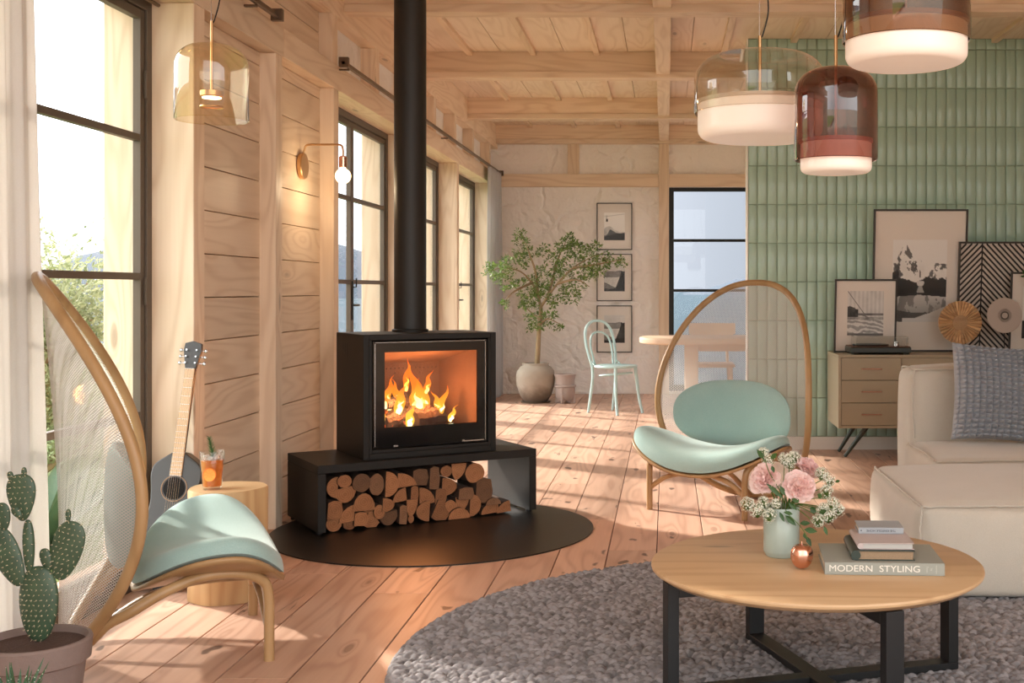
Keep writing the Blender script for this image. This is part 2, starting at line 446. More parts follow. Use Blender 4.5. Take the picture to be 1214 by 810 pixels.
wt = struct(b.build('wall_tiled', [M['tile'], M['grout'], M['white']], smooth=50))
b = MB(); b.box(.606, 3.9, YT-.016, YT, 0, .095); struct(b.build('baseboard_tiled', M['white'], bevel=.003))
b = MB(); b.box(-1.9, -.09, YB-.014, YB, 0, .03); struct(b.build('baseboard_back', M['plaster'], bevel=.003))
# ---- windows in the left wall
win_n = [0]
def left_window(y0, y1, handle=True, zt=2.35, near=False):
    win_n[0] += 1
    w = struct(bpy.data.objects.new('window_%d' % win_n[0], None)); C.objects.link(w); w.location = (-2.12, y0, 0)
    L = y1-y0; b = MB(); f = .045
    b.box(-.02, .03, 0, f, 0, zt); b.box(-.02, .03, L-f, L, 0, zt); b.box(-.02, .03, f, L-f, zt-f, zt); b.box(-.02, .03, f, L-f, 0, .06)
    b.build('window_frame', M['metal'], w, bevel=.003)
    mid = L/2
    for a, c in ((f+.002, mid-.001), (mid+.001, L-f-.002)):
        s = MB(); q = .036
        s.box(-.012, .02, a, a+q, .065, zt-f-.003); s.box(-.012, .02, c-q, c, .065, zt-f-.003)
        s.box(-.012, .02, a+q, c-q, .065, .065+.07); s.box(-.012, .02, a+q, c-q, zt-f-.003-q, zt-f-.003)
        for zz in (.68, 1.235, 1.79): s.box(-.012, .018, a+q, c-q, zz-.014, zz+.014)
        o = s.build('sash', M['metal'], w, bevel=.002)
        g = MB(); g.box(-.003, .001, a+q-.005, c-q+.005, .12, zt-f-.03); g.build('glass_pane', M['glass'], o)
        hb = MB()
        yy = a-.004 if a < mid/2 else c-.012
        for zz in (.35, 1.12, 1.95): hb.box(.02, .034, yy, yy+.016, zz, zz+.11)
        hb.build('hinge', M['metal'], o, bevel=.002)
    if handle:
        h = MB(); h.box(.021, .03, mid-.018, mid-.002, .98, 1.24)
        if near: h.tube([(.03, mid-.01, 1.02), (.036, mid-.01, 1.02), (.038, mid, 1.02), (.038, mid+.14, 1.02)], .0065, 8)
        else:
            h.tube([(.03, mid-.01, 1.08), (.065, mid-.01, 1.08), (.07, mid-.02, 1.08), (.07, mid-.12, 1.08)], .0075, 8)
            h.tube([(.03, mid-.01, 1.2), (.05, mid-.01, 1.2), (.05, mid-.01, 1.26)], .005, 8)
        h.build('handle', M['blackframe'], w, smooth=40)
    return w
left_window(2.75, 4.80, near=True); left_window(6.92, 8.87); left_window(9.0, 10.84); left_window(10.94, 12.9)
# ---- back window
w = struct(bpy.data.objects.new('window_5', None)); C.objects.link(w); w.location = (.03, YB+.06, 0)
b = MB(); L = 1.72; f = .055
b.box(0, f, -.03, .03, .03, 2.35); b.box(L-f, L, -.03, .03, .03, 2.35); b.box(f, L-f, -.03, .03, 2.35-.045, 2.35); b.box(f, L-f, -.03, .03, .03, .1)
for xx in (.95,): b.box(xx-.03, xx+.03, -.025, .025, .1, 2.305)
for zz in (1.746, 1.175, .6): b.box(f, L-f, -.02, .02, zz-.016, zz+.016)
b.build('window_frame', M['blackframe'], w, bevel=.003)
g = MB(); g.box(f-.01, L-f+.01, -.002, .002, .09, 2.32); g.build('glass_pane', M['glass'], w)
# ================================================================== curtain rods and curtains
for n, (y0, y1, lab) in enumerate(((2.9, 5.66, 'short bronze curtain rod above the amber clear glass pendant'), (6.8, 13.3, 'long bronze curtain rod above the row of three far windows'))):
    t = thing('curtain_rod', lab, 'curtain rod', (-1.86, y0, 2.49))
    L = y1-y0; b = MB(); b.box(-.011, .011, 0, L, -.011, .011); b.build('rail', M['rod'], t, bevel=.002)
    for e in (0, L-.03):
        b = MB(); b.box(-.028, .028, e, e+.03, -.024, .034); b.build('end_cap', M['rod'], t, bevel=.003)
    for e in (.12, L*.5, L-.3):
        b = MB(); b.box(-.0595, .0, e, e+.02, -.022, -.012); b.build('bracket', M['rod'], t, bevel=.002)
def curtain(x, y0, y1, z0, z1, amp, folds, m, name, lab, flare=.0, seed=1, lean=0):
    n, k = 260, 60; r = np.random.RandomState(seed); ph = r.rand(6)*6
    u = np.linspace(0, 1, n)[:, None]; v = np.linspace(0, 1, k)[None, :]
    a = 2*np.pi*folds*(u+.02*np.sin(5*u+ph[0]))
    off = amp*(np.sin(a+.7*np.sin(3*v+ph[1]))+.35*np.sin(2.3*a+ph[2]+2*v))*(.55+.45*v)
    Y = y0+(y1-y0)*u+lean*v*u+.25*amp*np.cos(a)*v
    X = x+off+flare*v*v+0*u; Z = z1+(z0-z1)*v+0*u
    P = np.stack([X, Y+0*v, Z], -1)
    o = grid_obj(name, P, m); s = o.modifiers.new('Solidify', 'SOLIDIFY'); s.thickness = .0015
    return tag(o, lab, 'curtain')
curtain(-2.044, 2.78, 3.80, .012, 2.33, .0135, 9, M['curtain'], 'curtain', 'white linen curtain hanging in front of the nearest window, beside the cactus', lean=.09)
curtain(-1.86, 12.4, 13.26, .012, 2.478, .03, 8, M['curtgrey'], 'curtain', 'grey curtain gathered in the far corner beside the potted tree', seed=4)
b = MB(); b.tube([(-2.06, 2.76, 2.335), (-2.06, 4.79, 2.335)], .008, 8); tag(b.build('curtain_wire', M['rod'], smooth=40), 'thin rod inside the nearest window opening holding the white curtain', 'curtain rod')
# ================================================================== the stove on its bench
ang = math.radians(32.5)
BO = Vector((-1.659, 5.62, 0))
def Bw(u, v, z=0): return BO+Vector((u*math.cos(ang)-v*math.sin(ang), u*math.sin(ang)+v*math.cos(ang), z))
b = MB(); b.lathe([(0, 0), (.78, 0), (.78, .006), (0, .006)], 160)
tag(b.build('hearth_plate', M['plate'], loc=(-1.14, 5.80, .0005), smooth=30), 'round dark steel hearth plate on the plank floor under the stove bench', 'hearth plate')
hz = .0068
t = thing('stove_bench', 'low dark steel bench carrying the stove with firewood stacked beneath', 'bench', BO, ang)
b = MB(); b.box(0, 1.153, 0, .54, .302, .342); b.build('bench_top', M['stove'], t, bevel=.0025)
for a in (0, 1.113):
    b = MB(); b.box(a, a+.04, 0, .54, .02, .3015); b.build('side_panel', M['stove'], t, bevel=.0025)
for a in (.02, 1.133):
    for v in (.05, .49):
        b = MB(); b.lathe([(0, hz), (.016, hz), (.016, .02), (0, .02)], 16, Tm(a, v, 0)); b.build('foot', M['black'], t)
t = thing('wood_stove', 'dark box-shaped wood stove with glass door and burning fire', 'stove', Bw(.241, .06, .342), ang)
W, D, Hh = .708, .44, .618
b = MB()
b.box(0, .03, 0, D, 0, Hh); b.box(W-.03, W, 0, D, 0, Hh); b.box(.03, W-.03, 0, D, Hh-.03, Hh); b.box(.03, W-.03, 0, D, 0, .03); b.box(.03, W-.03, D-.02, D, .03, Hh-.03)
b.box(.03, .045, 0, .03, .03, Hh-.03); b.box(W-.045, W-.03, 0, .03, .03, Hh-.03)
b.box(.045, W-.045, 0, .03, .03, .047)
b.build('stove_body', M['stove'], t, bevel=.003)
b = MB()
for i in range(4): b.box(-.001, .001, .335-i*.024, .343-i*.024, Hh-.05-[.075, .055, .04, .028][3-i], Hh-.05)
b.build('air_vent', M['black'], t)
d0, d1, e0, e1 = .05, W-.05, .052, Hh-.036       # door outline
g0, g1, h0, h1 = .11, .605, .153, .528           # window in the door
b = MB()
b.box(d0, g0, .006, .018, e0, e1); b.box(g1, d1, .006, .018, e0, e1); b.box(g0, g1, .006, .018, e0, h0); b.box(g0, g1, .006, .018, h1, e1)
dr = b.build('door', M['glassblack'], t)
b = MB(); b.box(g0-.004, g1+.004, .0075, .0105, h0-.004, h1+.004); b.build('door_glass', thin_glass('fire_glass', (.96, .95, .94), .35), dr)
b = MB()
for xx in (d0+.008, d1-.011): b.box(xx, xx+.0025, .002, .006, e0+.01, e1-.01)
b.box(d0+.012, d1-.012, .002, .006, e1-.006, e1-.0045); b.build('door_trim', M['silver'], dr)
b = MB(); b.box(d1-.14, d1-.02, -.004, .005, e0+.006, e0+.012); b.box(d1-.14, d1-.128, -.004, .005, e0+.006, e0+.017); b.build('door_handle', M['silver'], dr, bevel=.001)
b = MB(); b.box(.155, .161, .003, .006, e0+.004, e0+.012); b.box(.163, .169, .003, .006, e0+.004, e0+.012); b.box(.171, .177, .003, .006, e0+.004, e0+.012); b.build('maker_mark', M['silver'], dr)
b = MB()  # fire-box lining, narrowing to the rear
fr = [(g0-.012, h0-.03), (g1+.012, h0-.03), (g1+.012, h1+.012), (g0-.012, h1+.012)]
bk = [(g0+.06, h0-.03), (g1-.07, h0-.03), (g1-.07, h1-.075), (g0+.06, h1-.075)]
vs = [(x, .03, z) for x, z in fr]+[(x, .36, z) for x, z in bk]
b.add(vs, [(0, 1, 5, 4), (1, 2, 6, 5), (2, 3, 7, 6), (3, 0, 4, 7), (4, 5, 6, 7)])
b.build('firebox_lining', mat('vermiculite', (104, 78, 60), .9, var=.35, vscale=9, bmp=.4, bscale=60), t)
b = MB()
for i in range(15):
    b.lathe([(0, 0), (.0035, 0), (0, -.0005)], 8, Tm(g0+.085+i*.023, .358, h1-.105) @ Rm(-pi/2, 'X'))
    if i % 3 == 1: b.lathe([(0, 0), (.0035, 0), (0, -.0005)], 8, Tm(g0+.085+i*.023, .358, h1-.13) @ Rm(-pi/2, 'X'))
b.build('air_hole', mat('hole_shade', (16, 12, 10), .9), t)  # flat dark dots, the shade inside the holes put into the colour
b = MB(); b.lathe([(0, 0), (.095, 0), (.095, .012), (.084, .016)], 48, Tm(.354, .31, Hh)); b.build('flue_collar', M['stove'], t, smooth=35)
fp = Bw(.241+.354, .06+.31, 0)
b = MB(); b.lathe([(.084, 0), (.084, ZC-.04-.962)], 64); b.lathe([(.0845, .9), (.0848, .9), (.0848, .906), (.0845, .906)], 64)
tag(b.build('flue_pipe', mat('flue_paint', (44, 42, 40), .5, .3), loc=(fp.x, fp.y, .965), smooth=35), 'tall dark round flue pipe rising from the wood stove', 'flue pipe')
# burning logs
mch = mat('charred_wood', (66, 50, 42), .95, var=.6, vscale=26, bmp=1, bscale=38)
m_, nt, N, L, bs = newmat('ember_wood')
n = noise(nt, objc(nt), 22, 5, .7, .5); k = mathn(nt, 'MULTIPLY', mathn(nt, 'SUBTRACT', n, .56), 10, True)
bs.inputs['Base Color'].default_value = (.06, .045, .04, 1); bs.inputs['Roughness'].default_value = .95
bs.inputs['Emission Color'].default_value = (1, .13, .02, 1); L.new(mathn(nt, 'MULTIPLY', k, 4), bs.inputs['Emission Strength']); bump(nt, bs, n, 1, .02)
FO = Vector((.241, .06, .342))
def fw(x, y, z): return Bw(FO.x+x, FO.y+y, FO.z+z)
for i, (p, q, r, m, lab) in enumerate((
    ((.14, .12, .165), (.30, .20, .175), .042, m_, 'glowing charred log at the left end of the fire'),
    ((.20, .24, .185), (.37, .13, .195), .045, m_, 'dark burning log in the middle of the fire under the tallest flame'),
    ((.30, .11, .17), (.47, .16, .18), .05, mch, 'grey ash-covered log at the front right of the fire'),
    ((.24, .22, .27), (.40, .17, .215), .03, mch, 'thin bent log leaning on top of the burning logs'),
    ((.17, .18, .25), (.30, .24, .28), .03, m_, 'small charred log lying high on the left side of the fire'))):
    P, Q = fw(*p), fw(*q); c = (P+Q)/2; b = MB(); n = 9
    pts = [P.lerp(Q, j/n)-c+Vector((0, 0, random.uniform(-.004, .004))) for j in range(n+1)]
    b.tube(pts, [r*random.uniform(.82, 1.1) for _ in pts], 9); o = b.build('burning_log', m, loc=c, smooth=25)
    tag(o, lab, 'log', 'burning logs in the stove')
# flames
def flame_mat(name, cols, s, a):
    m, nt, N, L, bs = newmat(name); N.remove(bs)
    co = objc(nt); sp = N.new('ShaderNodeSeparateXYZ'); L.new(co, sp.inputs[0])
    z = mathn(nt, 'ADD', mathn(nt, 'MULTIPLY', sp.outputs[2], 5), mathn(nt, 'MULTIPLY', noise(nt, co, 30, 2), .35))
    cr = N.new('ShaderNodeValToRGB'); L.new(z, cr.inputs[0]); e = cr.color_ramp.elements
    e[0].position = .1; e[0].color = (*lin(cols[0]), 1); e[1].position = 1; e[1].color = (*lin(cols[2]), 1)
    q = e.new(.55); q.color = (*lin(cols[1]), 1)
    em = N.new('ShaderNodeEmission'); em.inputs[1].default_value = s; L.new(cr.outputs[0], em.inputs[0])
    tr = N.new('ShaderNodeBsdfTransparent'); mx = N.new('ShaderNodeMixShader'); mx.inputs[0].default_value = a
    L.new(tr.outputs[0], mx.inputs[1]); L.new(em.outputs[0], mx.inputs[2]); L.new(mx.outputs[0], N['Material Output'].inputs[0]); return m
fo = flame_mat('flame_outer', ((255, 190, 60), (255, 150, 40), (250, 110, 20)), 2.6, .42)
fi = flame_mat('flame_inner', ((255, 250, 210), (255, 235, 150), (255, 190, 70)), 5, .75)
t = thing('fire', 'orange and yellow flames burning on the logs behind the stove glass', 'fire', fw(.3, .18, .19), ang)
for (x, y, z, h, r, ln) in ((.05, -.03, .01, .25, .040, -.03), (.02, 0, .02, .17, .03, .02), (-.07, -.03, .01, .16, .03, .02), (-.10, .02, .03, .12, .026, -.02), (-.16, -.05, -.03, .14, .026, -.02), (-.185, -.02, -.03, .11, .02, .01), (-.03, -.08, -.05, .11, .026, .01), (.0, .05, .12, .17, .018, .01),
                            (.14, -.05, -.02, .17, .024, .03), (.2, -.06, -.04, .085, .016, .02), (.09, .0, .03, .15, .034, -.03), (-.13, -.0, .04, .17, .024, .025), (-.045, .02, .04, .15, .026, -.02), (.17, .01, .0, .12, .02, -.02), (-.2, .03, .0, .15, .022, .02), (.08, -.03, .11, .12, .018, .015)):
    for kk, (mm, s) in enumerate(((fo, 1), (fi, .55))):
        b = MB(); n = 14
        pts = [(x+ln*(j/n)**1.5*2*s+.010*math.sin(j*.8+x*40)*(j/n), y-(.004 if kk else 0), z+h*(s*.8+.2*(1-kk))*j/n) for j in range(n+1)]
        rs = [max(.0006, r*s*(math.sin(pi*min(1, (j/n)*.9+.12))**.8)*(1-j/n)**.55*1.35) for j in range(n+1)]
        o = b.tube(pts, rs, 10, flat=.8).build('flame' if not kk else 'flame_core', mm, t, smooth=60)
        if kk: o.parent = last
        else: last = o
for (p, e, r) in ((fw(.36, .11, .30), 13, .05), (fw(.22, .11, .27), 8, .04)):
    l = bpy.data.lights.new('fire_light', 'POINT'); l.energy = e; l.color = (1, .36, .12); l.shadow_soft_size = r
    o = bpy.data.objects.new('fire_light', l); o.location = p; C.objects.link(o)
# ---- firewood
mbark = mat('bark', (82, 58, 42), .95, var=.4, vscale=30, bmp=1, bscale=50)
def endmat(name, c1, c2):
    m, nt, N, L, b = newmat(name); co = objc(nt)
    sp = N.new('ShaderNodeSeparateXYZ'); L.new(co, sp.inputs[0])
    r = mathn(nt, 'SQRT', mathn(nt, 'ADD', mathn(nt, 'POWER', sp.outputs[0], 2), mathn(nt, 'POWER', sp.outputs[2], 2)))
    n = noise(nt, co, 40, 3); g = mathn(nt, 'ADD', mathn(nt, 'MULTIPLY', mathn(nt, 'SINE', mathn(nt, 'ADD', mathn(nt, 'MULTIPLY', r, 620), mathn(nt, 'MULTIPLY', n, 7))), .25), .5)
    f = mathn(nt, 'ADD', mathn(nt, 'MULTIPLY', g, .5), mathn(nt, 'MULTIPLY', noise(nt, co, 34, 5, .7), .7), True)
    oi = N.new('ShaderNodeObjectInfo'); hs = N.new('ShaderNodeHueSaturation'); L.new(mathn(nt, 'ADD', mathn(nt, 'MULTIPLY', oi.outputs['Random'], .5), .7), hs.inputs['Value'])
    L.new(mixc(nt, f, lin(c1), lin(c2)), hs.inputs['Color']); L.new(hs.outputs[0], b.inputs['Base Color']); b.inputs['Roughness'].default_value = .85; bump(nt, b, n, .6, .006); return m
mends = [endmat('log_end', (196, 134, 88), (124, 76, 46)), endmat('log_end_dull', (156, 110, 76), (100, 68, 46))]
def pie(n, a0, a1, rx, ry, cx=0, cy=0): return [(cx, cy)]+[(cx+rx*math.cos(math.radians(a0+(a1-a0)*i/n)), cy+ry*math.sin(math.radians(a0+(a1-a0)*i/n))) for i in range(n+1)]
def shape(kind, w, h):
    w *= .5; h *= .5
    if kind == 'round': return [(w*math.cos(2*pi*i/18)*random.uniform(.95, 1.03), h*math.sin(2*pi*i/18)*random.uniform(.95, 1.03)) for i in range(18)]
    if kind == 'D': return [(-w, -h*.95), (-w*.85, h*.98)]+[(-w+2*w*math.sin(pi*i/9), h*math.cos(pi*i/9)) for i in range(1, 9)]
    if kind == 'C': return [(w, h*.95), (w*.85, -h*.98)]+[(w-2*w*math.sin(pi*i/9), -h*math.cos(pi*i/9)) for i in range(1, 9)]
    if kind == 'dome': return [(w, -h), (-w, -h)]+[(-w*math.cos(pi*i/9), -h+2*h*math.sin(pi*i/9)) for i in range(1, 9)]
    if kind == 'bowl': return [(-w, h*.6), (w*.9, h)]+[(w*math.cos(pi*i/9), h*.8-1.8*h*math.sin(pi*i/9)) for i in range(1, 9)]
    if kind == 'q1': return [(-w, -h), (w, -h*.8)]+[(-w+2*w*math.cos(pi/2*i/6), -h+2*h*math.sin(pi/2*i/6)) for i in range(1, 7)]
    if kind == 'q2': return [(w, -h*.7), (w*.8, h)]+[(w-2*w*math.sin(pi/2*i/6), -h*.9+1.9*h*math.cos(pi/2*i/6)) for i in range(1, 7)]
    if kind == 'q3': return [(-w, h), (-w*.9, -h*.2)]+[(-w+2*w*math.sin(pi/2*i/6), h-2*h*math.cos(pi/2*i/6)) for i in range(1, 7)]
    if kind == 'wedge': return [(-w*.2, h), (w*.25, h*.85), (w, -h*.5), (w*.6, -h), (-w*.5, -h*.95), (-w, -h*.6)]
    return [(-w, -h*.9), (-w*.85, h*.8), (-w*.2, h), (w*.8, h*.85), (w, -h*.1), (w*.75, -h)]
LOGS = [(100,182,54,108,'C',0,'tall split half log at the left end of the top row'),(155,147,66,64,'round',0,'small round log second from the left in the top row'),(240,155,84,92,'round',1,'dull round log third from the left in the top row'),
(318,165,72,108,'round',1,'knotty oval log beside the third round log of the top row'),(388,160,64,130,'D',0,'tall half-round log fifth from the left in the top row'),(465,140,88,72,'q1',0,'pale quarter log near the middle of the top row'),
(540,130,78,84,'block',1,'square split log in the middle of the top row'),(605,132,50,118,'block',1,'narrow dull split log right of the square one in the top row'),(665,100,56,58,'round',0,'small round log highest near the middle right of the stack'),
(730,105,72,86,'q3',0,'split log between two round logs at the top right'),(805,108,94,98,'round',0,'large round log at the top right end of the stack'),
(162,214,104,84,'bowl',0,'wide wedge under the small round log at the left'),(252,250,104,86,'dome',0,'half-moon log below the dull round log'),(372,264,58,72,'D',0,'small pale wedge with dark bark, third column of the second row'),
(435,220,66,76,'q2',0,'leaning wedge below the pale quarter log'),(508,210,38,78,'block',0,'narrow split log in the centre of the second row'),(573,222,76,88,'q1',0,'triangular log in the centre of the stack'),
(637,224,56,80,'block',0,'block-shaped log right of the triangular centre log'),(678,176,74,92,'D',0,'half log below the small highest round log'),(757,208,76,62,'block',1,'squared grey log under the split log at top right'),
(850,195,84,124,'block',1,'big weathered grey half log at the upper right slope'),(108,290,72,92,'block',0,'square reddish log at the left in the third row'),(170,314,74,92,'q2',0,'pointed wedge second in the third row from the left'),
(282,283,52,48,'dome',0,'small half piece left of the twin pieces in the third row'),(330,300,52,72,'round',0,'small oval piece right of the twin pieces in the third row'),(446,320,38,98,'block',1,'narrow dark upright log left of the centre'),
(493,285,54,92,'q3',0,'upright wedge left of the centre in the third row'),(548,320,66,104,'C',0,'tall half log at the centre of the bottom row'),(685,276,60,66,'round',0,'small round log right of the centre in the third row'),
(748,268,66,80,'q3',0,'quarter log with ringed face below the squared grey log'),(805,290,56,114,'D',0,'tall half log in the right of the bottom row'),(892,246,74,34,'dome',1,'low dull piece on the right slope of the stack'),
(107,384,74,80,'round',0,'round log at the left end of the bottom row'),(187,394,58,56,'round',0,'smallest round log second in the bottom row'),(237,334,66,70,'block',0,'block log above the smallest round log'),
(293,358,78,80,'wedge',0,'triangular wedge third in the bottom row'),(380,342,90,74,'bowl',1,'half-round ringed log fourth in the bottom row'),(492,354,28,42,'round',0,'tiny piece wedged at the bottom near the centre'),
(630,317,86,104,'wedge',0,'large triangular wedge right of the centre in the bottom row'),(722,337,104,54,'dome',0,'flat half log with dark bark in the bottom row'),(880,300,88,70,'q2',0,'reddish wedge near the right end of the bottom row'),(948,288,70,62,'q2',0,'last log at the right end of the bottom row')]
VL = .055
ca, sa = math.cos(ang), math.sin(ang)
for (cx, cy, w_, h_, kd, dull, lab) in LOGS:
    px = 370+cx/4.186; py = 535+cy/4.186
    # meet the ray with the plane v = VL
    r = Vector(((px-HX)/F, 1, -(py-HY)/F)); nrm = Vector((-sa, ca, 0)); O = Bw(0, VL)
    tt = (nrm.dot(O-Vector((0, 0, EYE))))/nrm.dot(r); P = Vector((0, 0, EYE))+r*tt
    s = tt/F/4.186; wu = w_*s/ (ca+ (px-HX)/F*-sa if False else 1)*1.17; hh = h_*s*1.06
    poly = shape(kd, wu*.94, hh*.95)
    b = MB(); n = len(poly); ln = random.uniform(.34, .42); j0 = random.uniform(-.028, .014)
    if 'right end of the bottom' in lab or 'right slope' in lab: ln = .26
    fr = [(x, j0, z) for x, z in poly]; bk = [(x*.97, j0+ln, z*.97) for x, z in poly]
    md = [(x*random.uniform(.97, 1.0), j0+ln*.5, z*random.uniform(.97, 1.0)) for x, z in poly]
    b.mi = 1; b.add(fr+md+bk, [(i, (i+1) % n, n+(i+1) % n, n+i) for i in range(n)]+[(n+i, n+(i+1) % n, 2*n+(i+1) % n, 2*n+i) for i in range(n)])
    b.mi = 0; b.add(fr, [tuple(range(n))]); b.add(bk, [tuple(range(n))])
    zc = max(P.z, hz+hh*.5+.001)
    o = b.build('firewood_log', [mends[dull], mbark], loc=(P.x, P.y, zc), rz=ang)
    bv = o.modifiers.new('Bevel', 'BEVEL'); bv.width = .0035; bv.material = 1; bv.segments = 2
    tag(o, lab, 'log', 'firewood stacked under the stove bench')
# ================================================================== hoop lounge chairs
ZP = np.array([.018, .15, .3, .42, .55, .7, .85, 1.0, 1.12, 1.222]); SP = np.array([.61, .515, .43, .385, .37, .39, .445, .525, .60, .672])
pc = np.polyfit(ZP, SP, 5)
def S(z): return float(np.polyval(pc, z))
def hoop(phi):                                    # phi: -90 bottom, 90 top
    c, s = math.cos(phi), math.sin(phi)
    k = .475*math.copysign(abs(c)**.86, c); z = .55+(.672*s if s > 0 else .532*s*1.0)
    return Vector((-S(z), k, z))
def zs(x, y): return .258-.75*(x+.13)**2*(1.0 if x > -.13 else .35)+.62*y*y
def outline(a):
    c, s = math.cos(a), math.sin(a)
    ax = .205 if c > 0 else .27
    return -.135+ax*math.copysign(abs(c)**.9, c), .462*math.copysign(abs(s)**.85, s)
def lounge_chair(loc, rz, lab):
    t = thing('lounge_chair', lab, 'lounge chair', loc, rz, None)
    pts = [hoop(-pi/2+2*pi*i/120) for i in range(120)]
    b = MB(); b.tone = 1.2; b.tube(pts, .0178, 14, closed=True); b.build('hoop_frame', M['oak'], t, smooth=60)
    n, k = 60, 40; P = np.zeros((n, k, 3)); UV = np.zeros((n, k, 2)); acc = 0; last = None
    for i in range(n):
        ph = -pi/2+.10+(pi-.13)*i/(n-1); h = hoop(ph)
        if last is not None: acc += (Vector((h.x, 0, h.z))-last).length
        last = Vector((h.x, 0, h.z))
        for j in range(k):
            q = -1+2*j/(k-1); bl = (max(0, (.615+.05*(h.z/1.22))-S(h.z))*.92)*(1-q*q)*min(1, math.sin(pi*i/(n-1))*2.2)
            P[i, j] = (h.x-bl, h.y*q, h.z); UV[i, j] = (h.y*q, acc)
    grid_obj('net_back', P, M['net'], t, uv=UV)
    # plywood shell and cushion
    nr, na = 16, 72; shell = np.zeros((na, nr, 3))
    for i in range(na):
        ox, oy = outline(2*pi*i/na)
        for j in range(nr):
            r = j/(nr-1); x, y = -.135+(ox+.135)*r, oy*r; shell[i, j] = (x, y, zs(x, y)-.013)
    o = grid_obj('seat_shell', shell, M['oak'], t, close_u=True); s = o.modifiers.new('Solidify', 'SOLIDIFY'); s.thickness = .013; s.offset = 1
    nr = 30; cu = np.zeros((na, nr*2, 3)); rr = [math.sin(pi/2*j/(nr-1)) for j in range(nr)]
    for i in range(na):
        ox, oy = outline(2*pi*i/na)
        for j in range(nr*2):
            r = rr[j] if j < nr else rr[2*nr-1-j]
            x, y = -.135+(ox+.135)*r*.985, oy*r*.985; z = zs(x, y)
            if j < nr: zz = z-.001
            else:
                e = (1-r**12)**.5; zz = z+(.076+.010*(1-r*r))*e
            if j >= nr: zz -= .0
            cu[i, j] = (x, y, zz)
    grid_obj('seat_cushion', cu, M['mint'], t, close_u=True)
    # back pillow
    n1, n2 = 64, 24; P = np.zeros((n1, n2*2, 3))
    for i in range(n1):
        a = 2*pi*i/n1; cc, ss = math.cos(a), math.sin(a)
        oy = .37*math.copysign(abs(cc)**.78, cc); oz = .19*math.copysign(abs(ss)**.85, ss)
        for j in range(n2*2):
            r = math.sin(pi/2*(j if j < n2 else 2*n2-1-j)/(n2-1)); th = .042*(1-r**3.2)**.6
            y, z = oy*r, oz*r; xb = -.475+.65*y*y
            P[i, j] = (xb+(th if j >= n2 else -th*.6)+.018, y, .488+z)
    grid_obj('back_pillow', P, M['mint'], t, close_u=True)
    for sg in (1, -1):
        lg = crv([(0, .29*sg, 0), (0, .29*sg, .12), (-.002, .291*sg, .205), (-.02, .30*sg, .258), (-.09, .325*sg, .293), (-.2, .35*sg, .30), (-.31, .372*sg, .268), (-.40, .385*sg, .222), (-.462, .362*sg, .188), (-.492, .338*sg, .155), (-.512, .31*sg, .128)], 6)
        b = MB(); b.tone = .3+sg; b.tube(lg, .0165, 12); b.build('leg', M['oak'], t, smooth=60)
    b = MB(); b.tone = 2; b.tube(crv([(-.004, -.288, .118), (-.012, -.2, .178), (-.02, -.1, .206), (-.024, 0, .213), (-.02, .1, .206), (-.012, .2, .178), (-.004, .288, .118)], 6), .0135, 10)
    b.build('stretcher', M['oak'], t, smooth=60)
    b = MB(); b.tone = .6; b.tube(crv([(-.03, 0, .205), (-.2, 0, .205), (-.36, 0, .17), (-.5, 0, .085), (-.60, 0, .02)], 6), .02, 10, flat=.5)
    b.build('rear_brace', M['oak'], t, smooth=60)
    return t
lounge_chair((-1.384, 4.027, .0), math.atan2(.408, .913), 'hoop-backed wooden lounge chair seen from behind, beside the near window')
lounge_chair((.155, 6.20, .0), math.atan2(-.846, -.533), 'hoop-backed wooden lounge chair facing the room in front of the green tiles')
# ================================================================== rug
R0 = 1.365; g = .0046; nn_ = int(2*R0/g)
xs = np.linspace(-R0, R0, nn_)
cell = .0215; NC = int(2*R0/cell)+4
jx = RS.rand(NC, NC); jy = RS.rand(NC, NC); ja = RS.rand(NC, NC)*np.pi; jh = RS.rand(NC, NC)
X, Y = np.meshgrid(xs, xs, indexing='ij'); X = X+RS.uniform(-.2, .2, X.shape)*g; Y = Y+RS.uniform(-.2, .2, Y.shape)*g
ci = ((X+R0)/cell).astype(int)+1; cj = ((Y+R0)/cell).astype(int)+1
best = np.full(X.shape, -1e3); tone = np.zeros(X.shape)
for di in (-1, 0, 1):
    for dj in (-1, 0, 1):
        a, c = ci+di, cj+dj
        a = np.clip(a, 0, NC-1); c = np.clip(c, 0, NC-1)
        px_ = (a-1+jx[a, c])*cell-R0; py_ = (c-1+jy[a, c])*cell-R0
        dx, dy = X-px_, Y-py_; th = ja[a, c]
        u = (dx*np.cos(th)+dy*np.sin(th))/1.25; v = (-dx*np.sin(th)+dy*np.cos(th))*1.15
        h = .002+.006*jh[a, c]+.019*(np.sqrt(np.clip(1-(u*u+v*v)/(cell*.95)**2, 0, 1))*2-1)
        k = h > best; best = np.where(k, h, best); tone = np.where(k, jh[a, c], tone)
H = np.clip(best, .001, .026)
edge = np.clip((R0-np.sqrt(X*X+Y*Y))/.02, 0, 1); H = .004+H*np.sqrt(edge)
col = np.array(lin((146, 144, 146)))[None, None, :]*(.5+.8*tone[..., None])
P = np.stack([X, Y, H], -1)
m_, nt, N, L, bs = newmat('rug_wool'); a = N.new('ShaderNodeAttribute'); a.attribute_name = 'paint'
L.new(mixc(nt, noise(nt, objc(nt), 160, 3), a.outputs['Color'], (.12, .10, .09), 'MIX'), bs.inputs['Base Color']); 
L.new(mixc(nt, mathn(nt, 'MULTIPLY', noise(nt, objc(nt), 220, 3), .5), a.outputs['Color'], (.16, .13, .12)), bs.inputs['Base Color'])
bs.inputs['Roughness'].default_value = .95; bs.inputs['Specular IOR Level'].default_value = .1
import bmesh
o = grid_obj('rug', P, m_, cols=col*np.ones(X.shape+(3,)), smooth=True, loc=(.494, 3.8, 0))
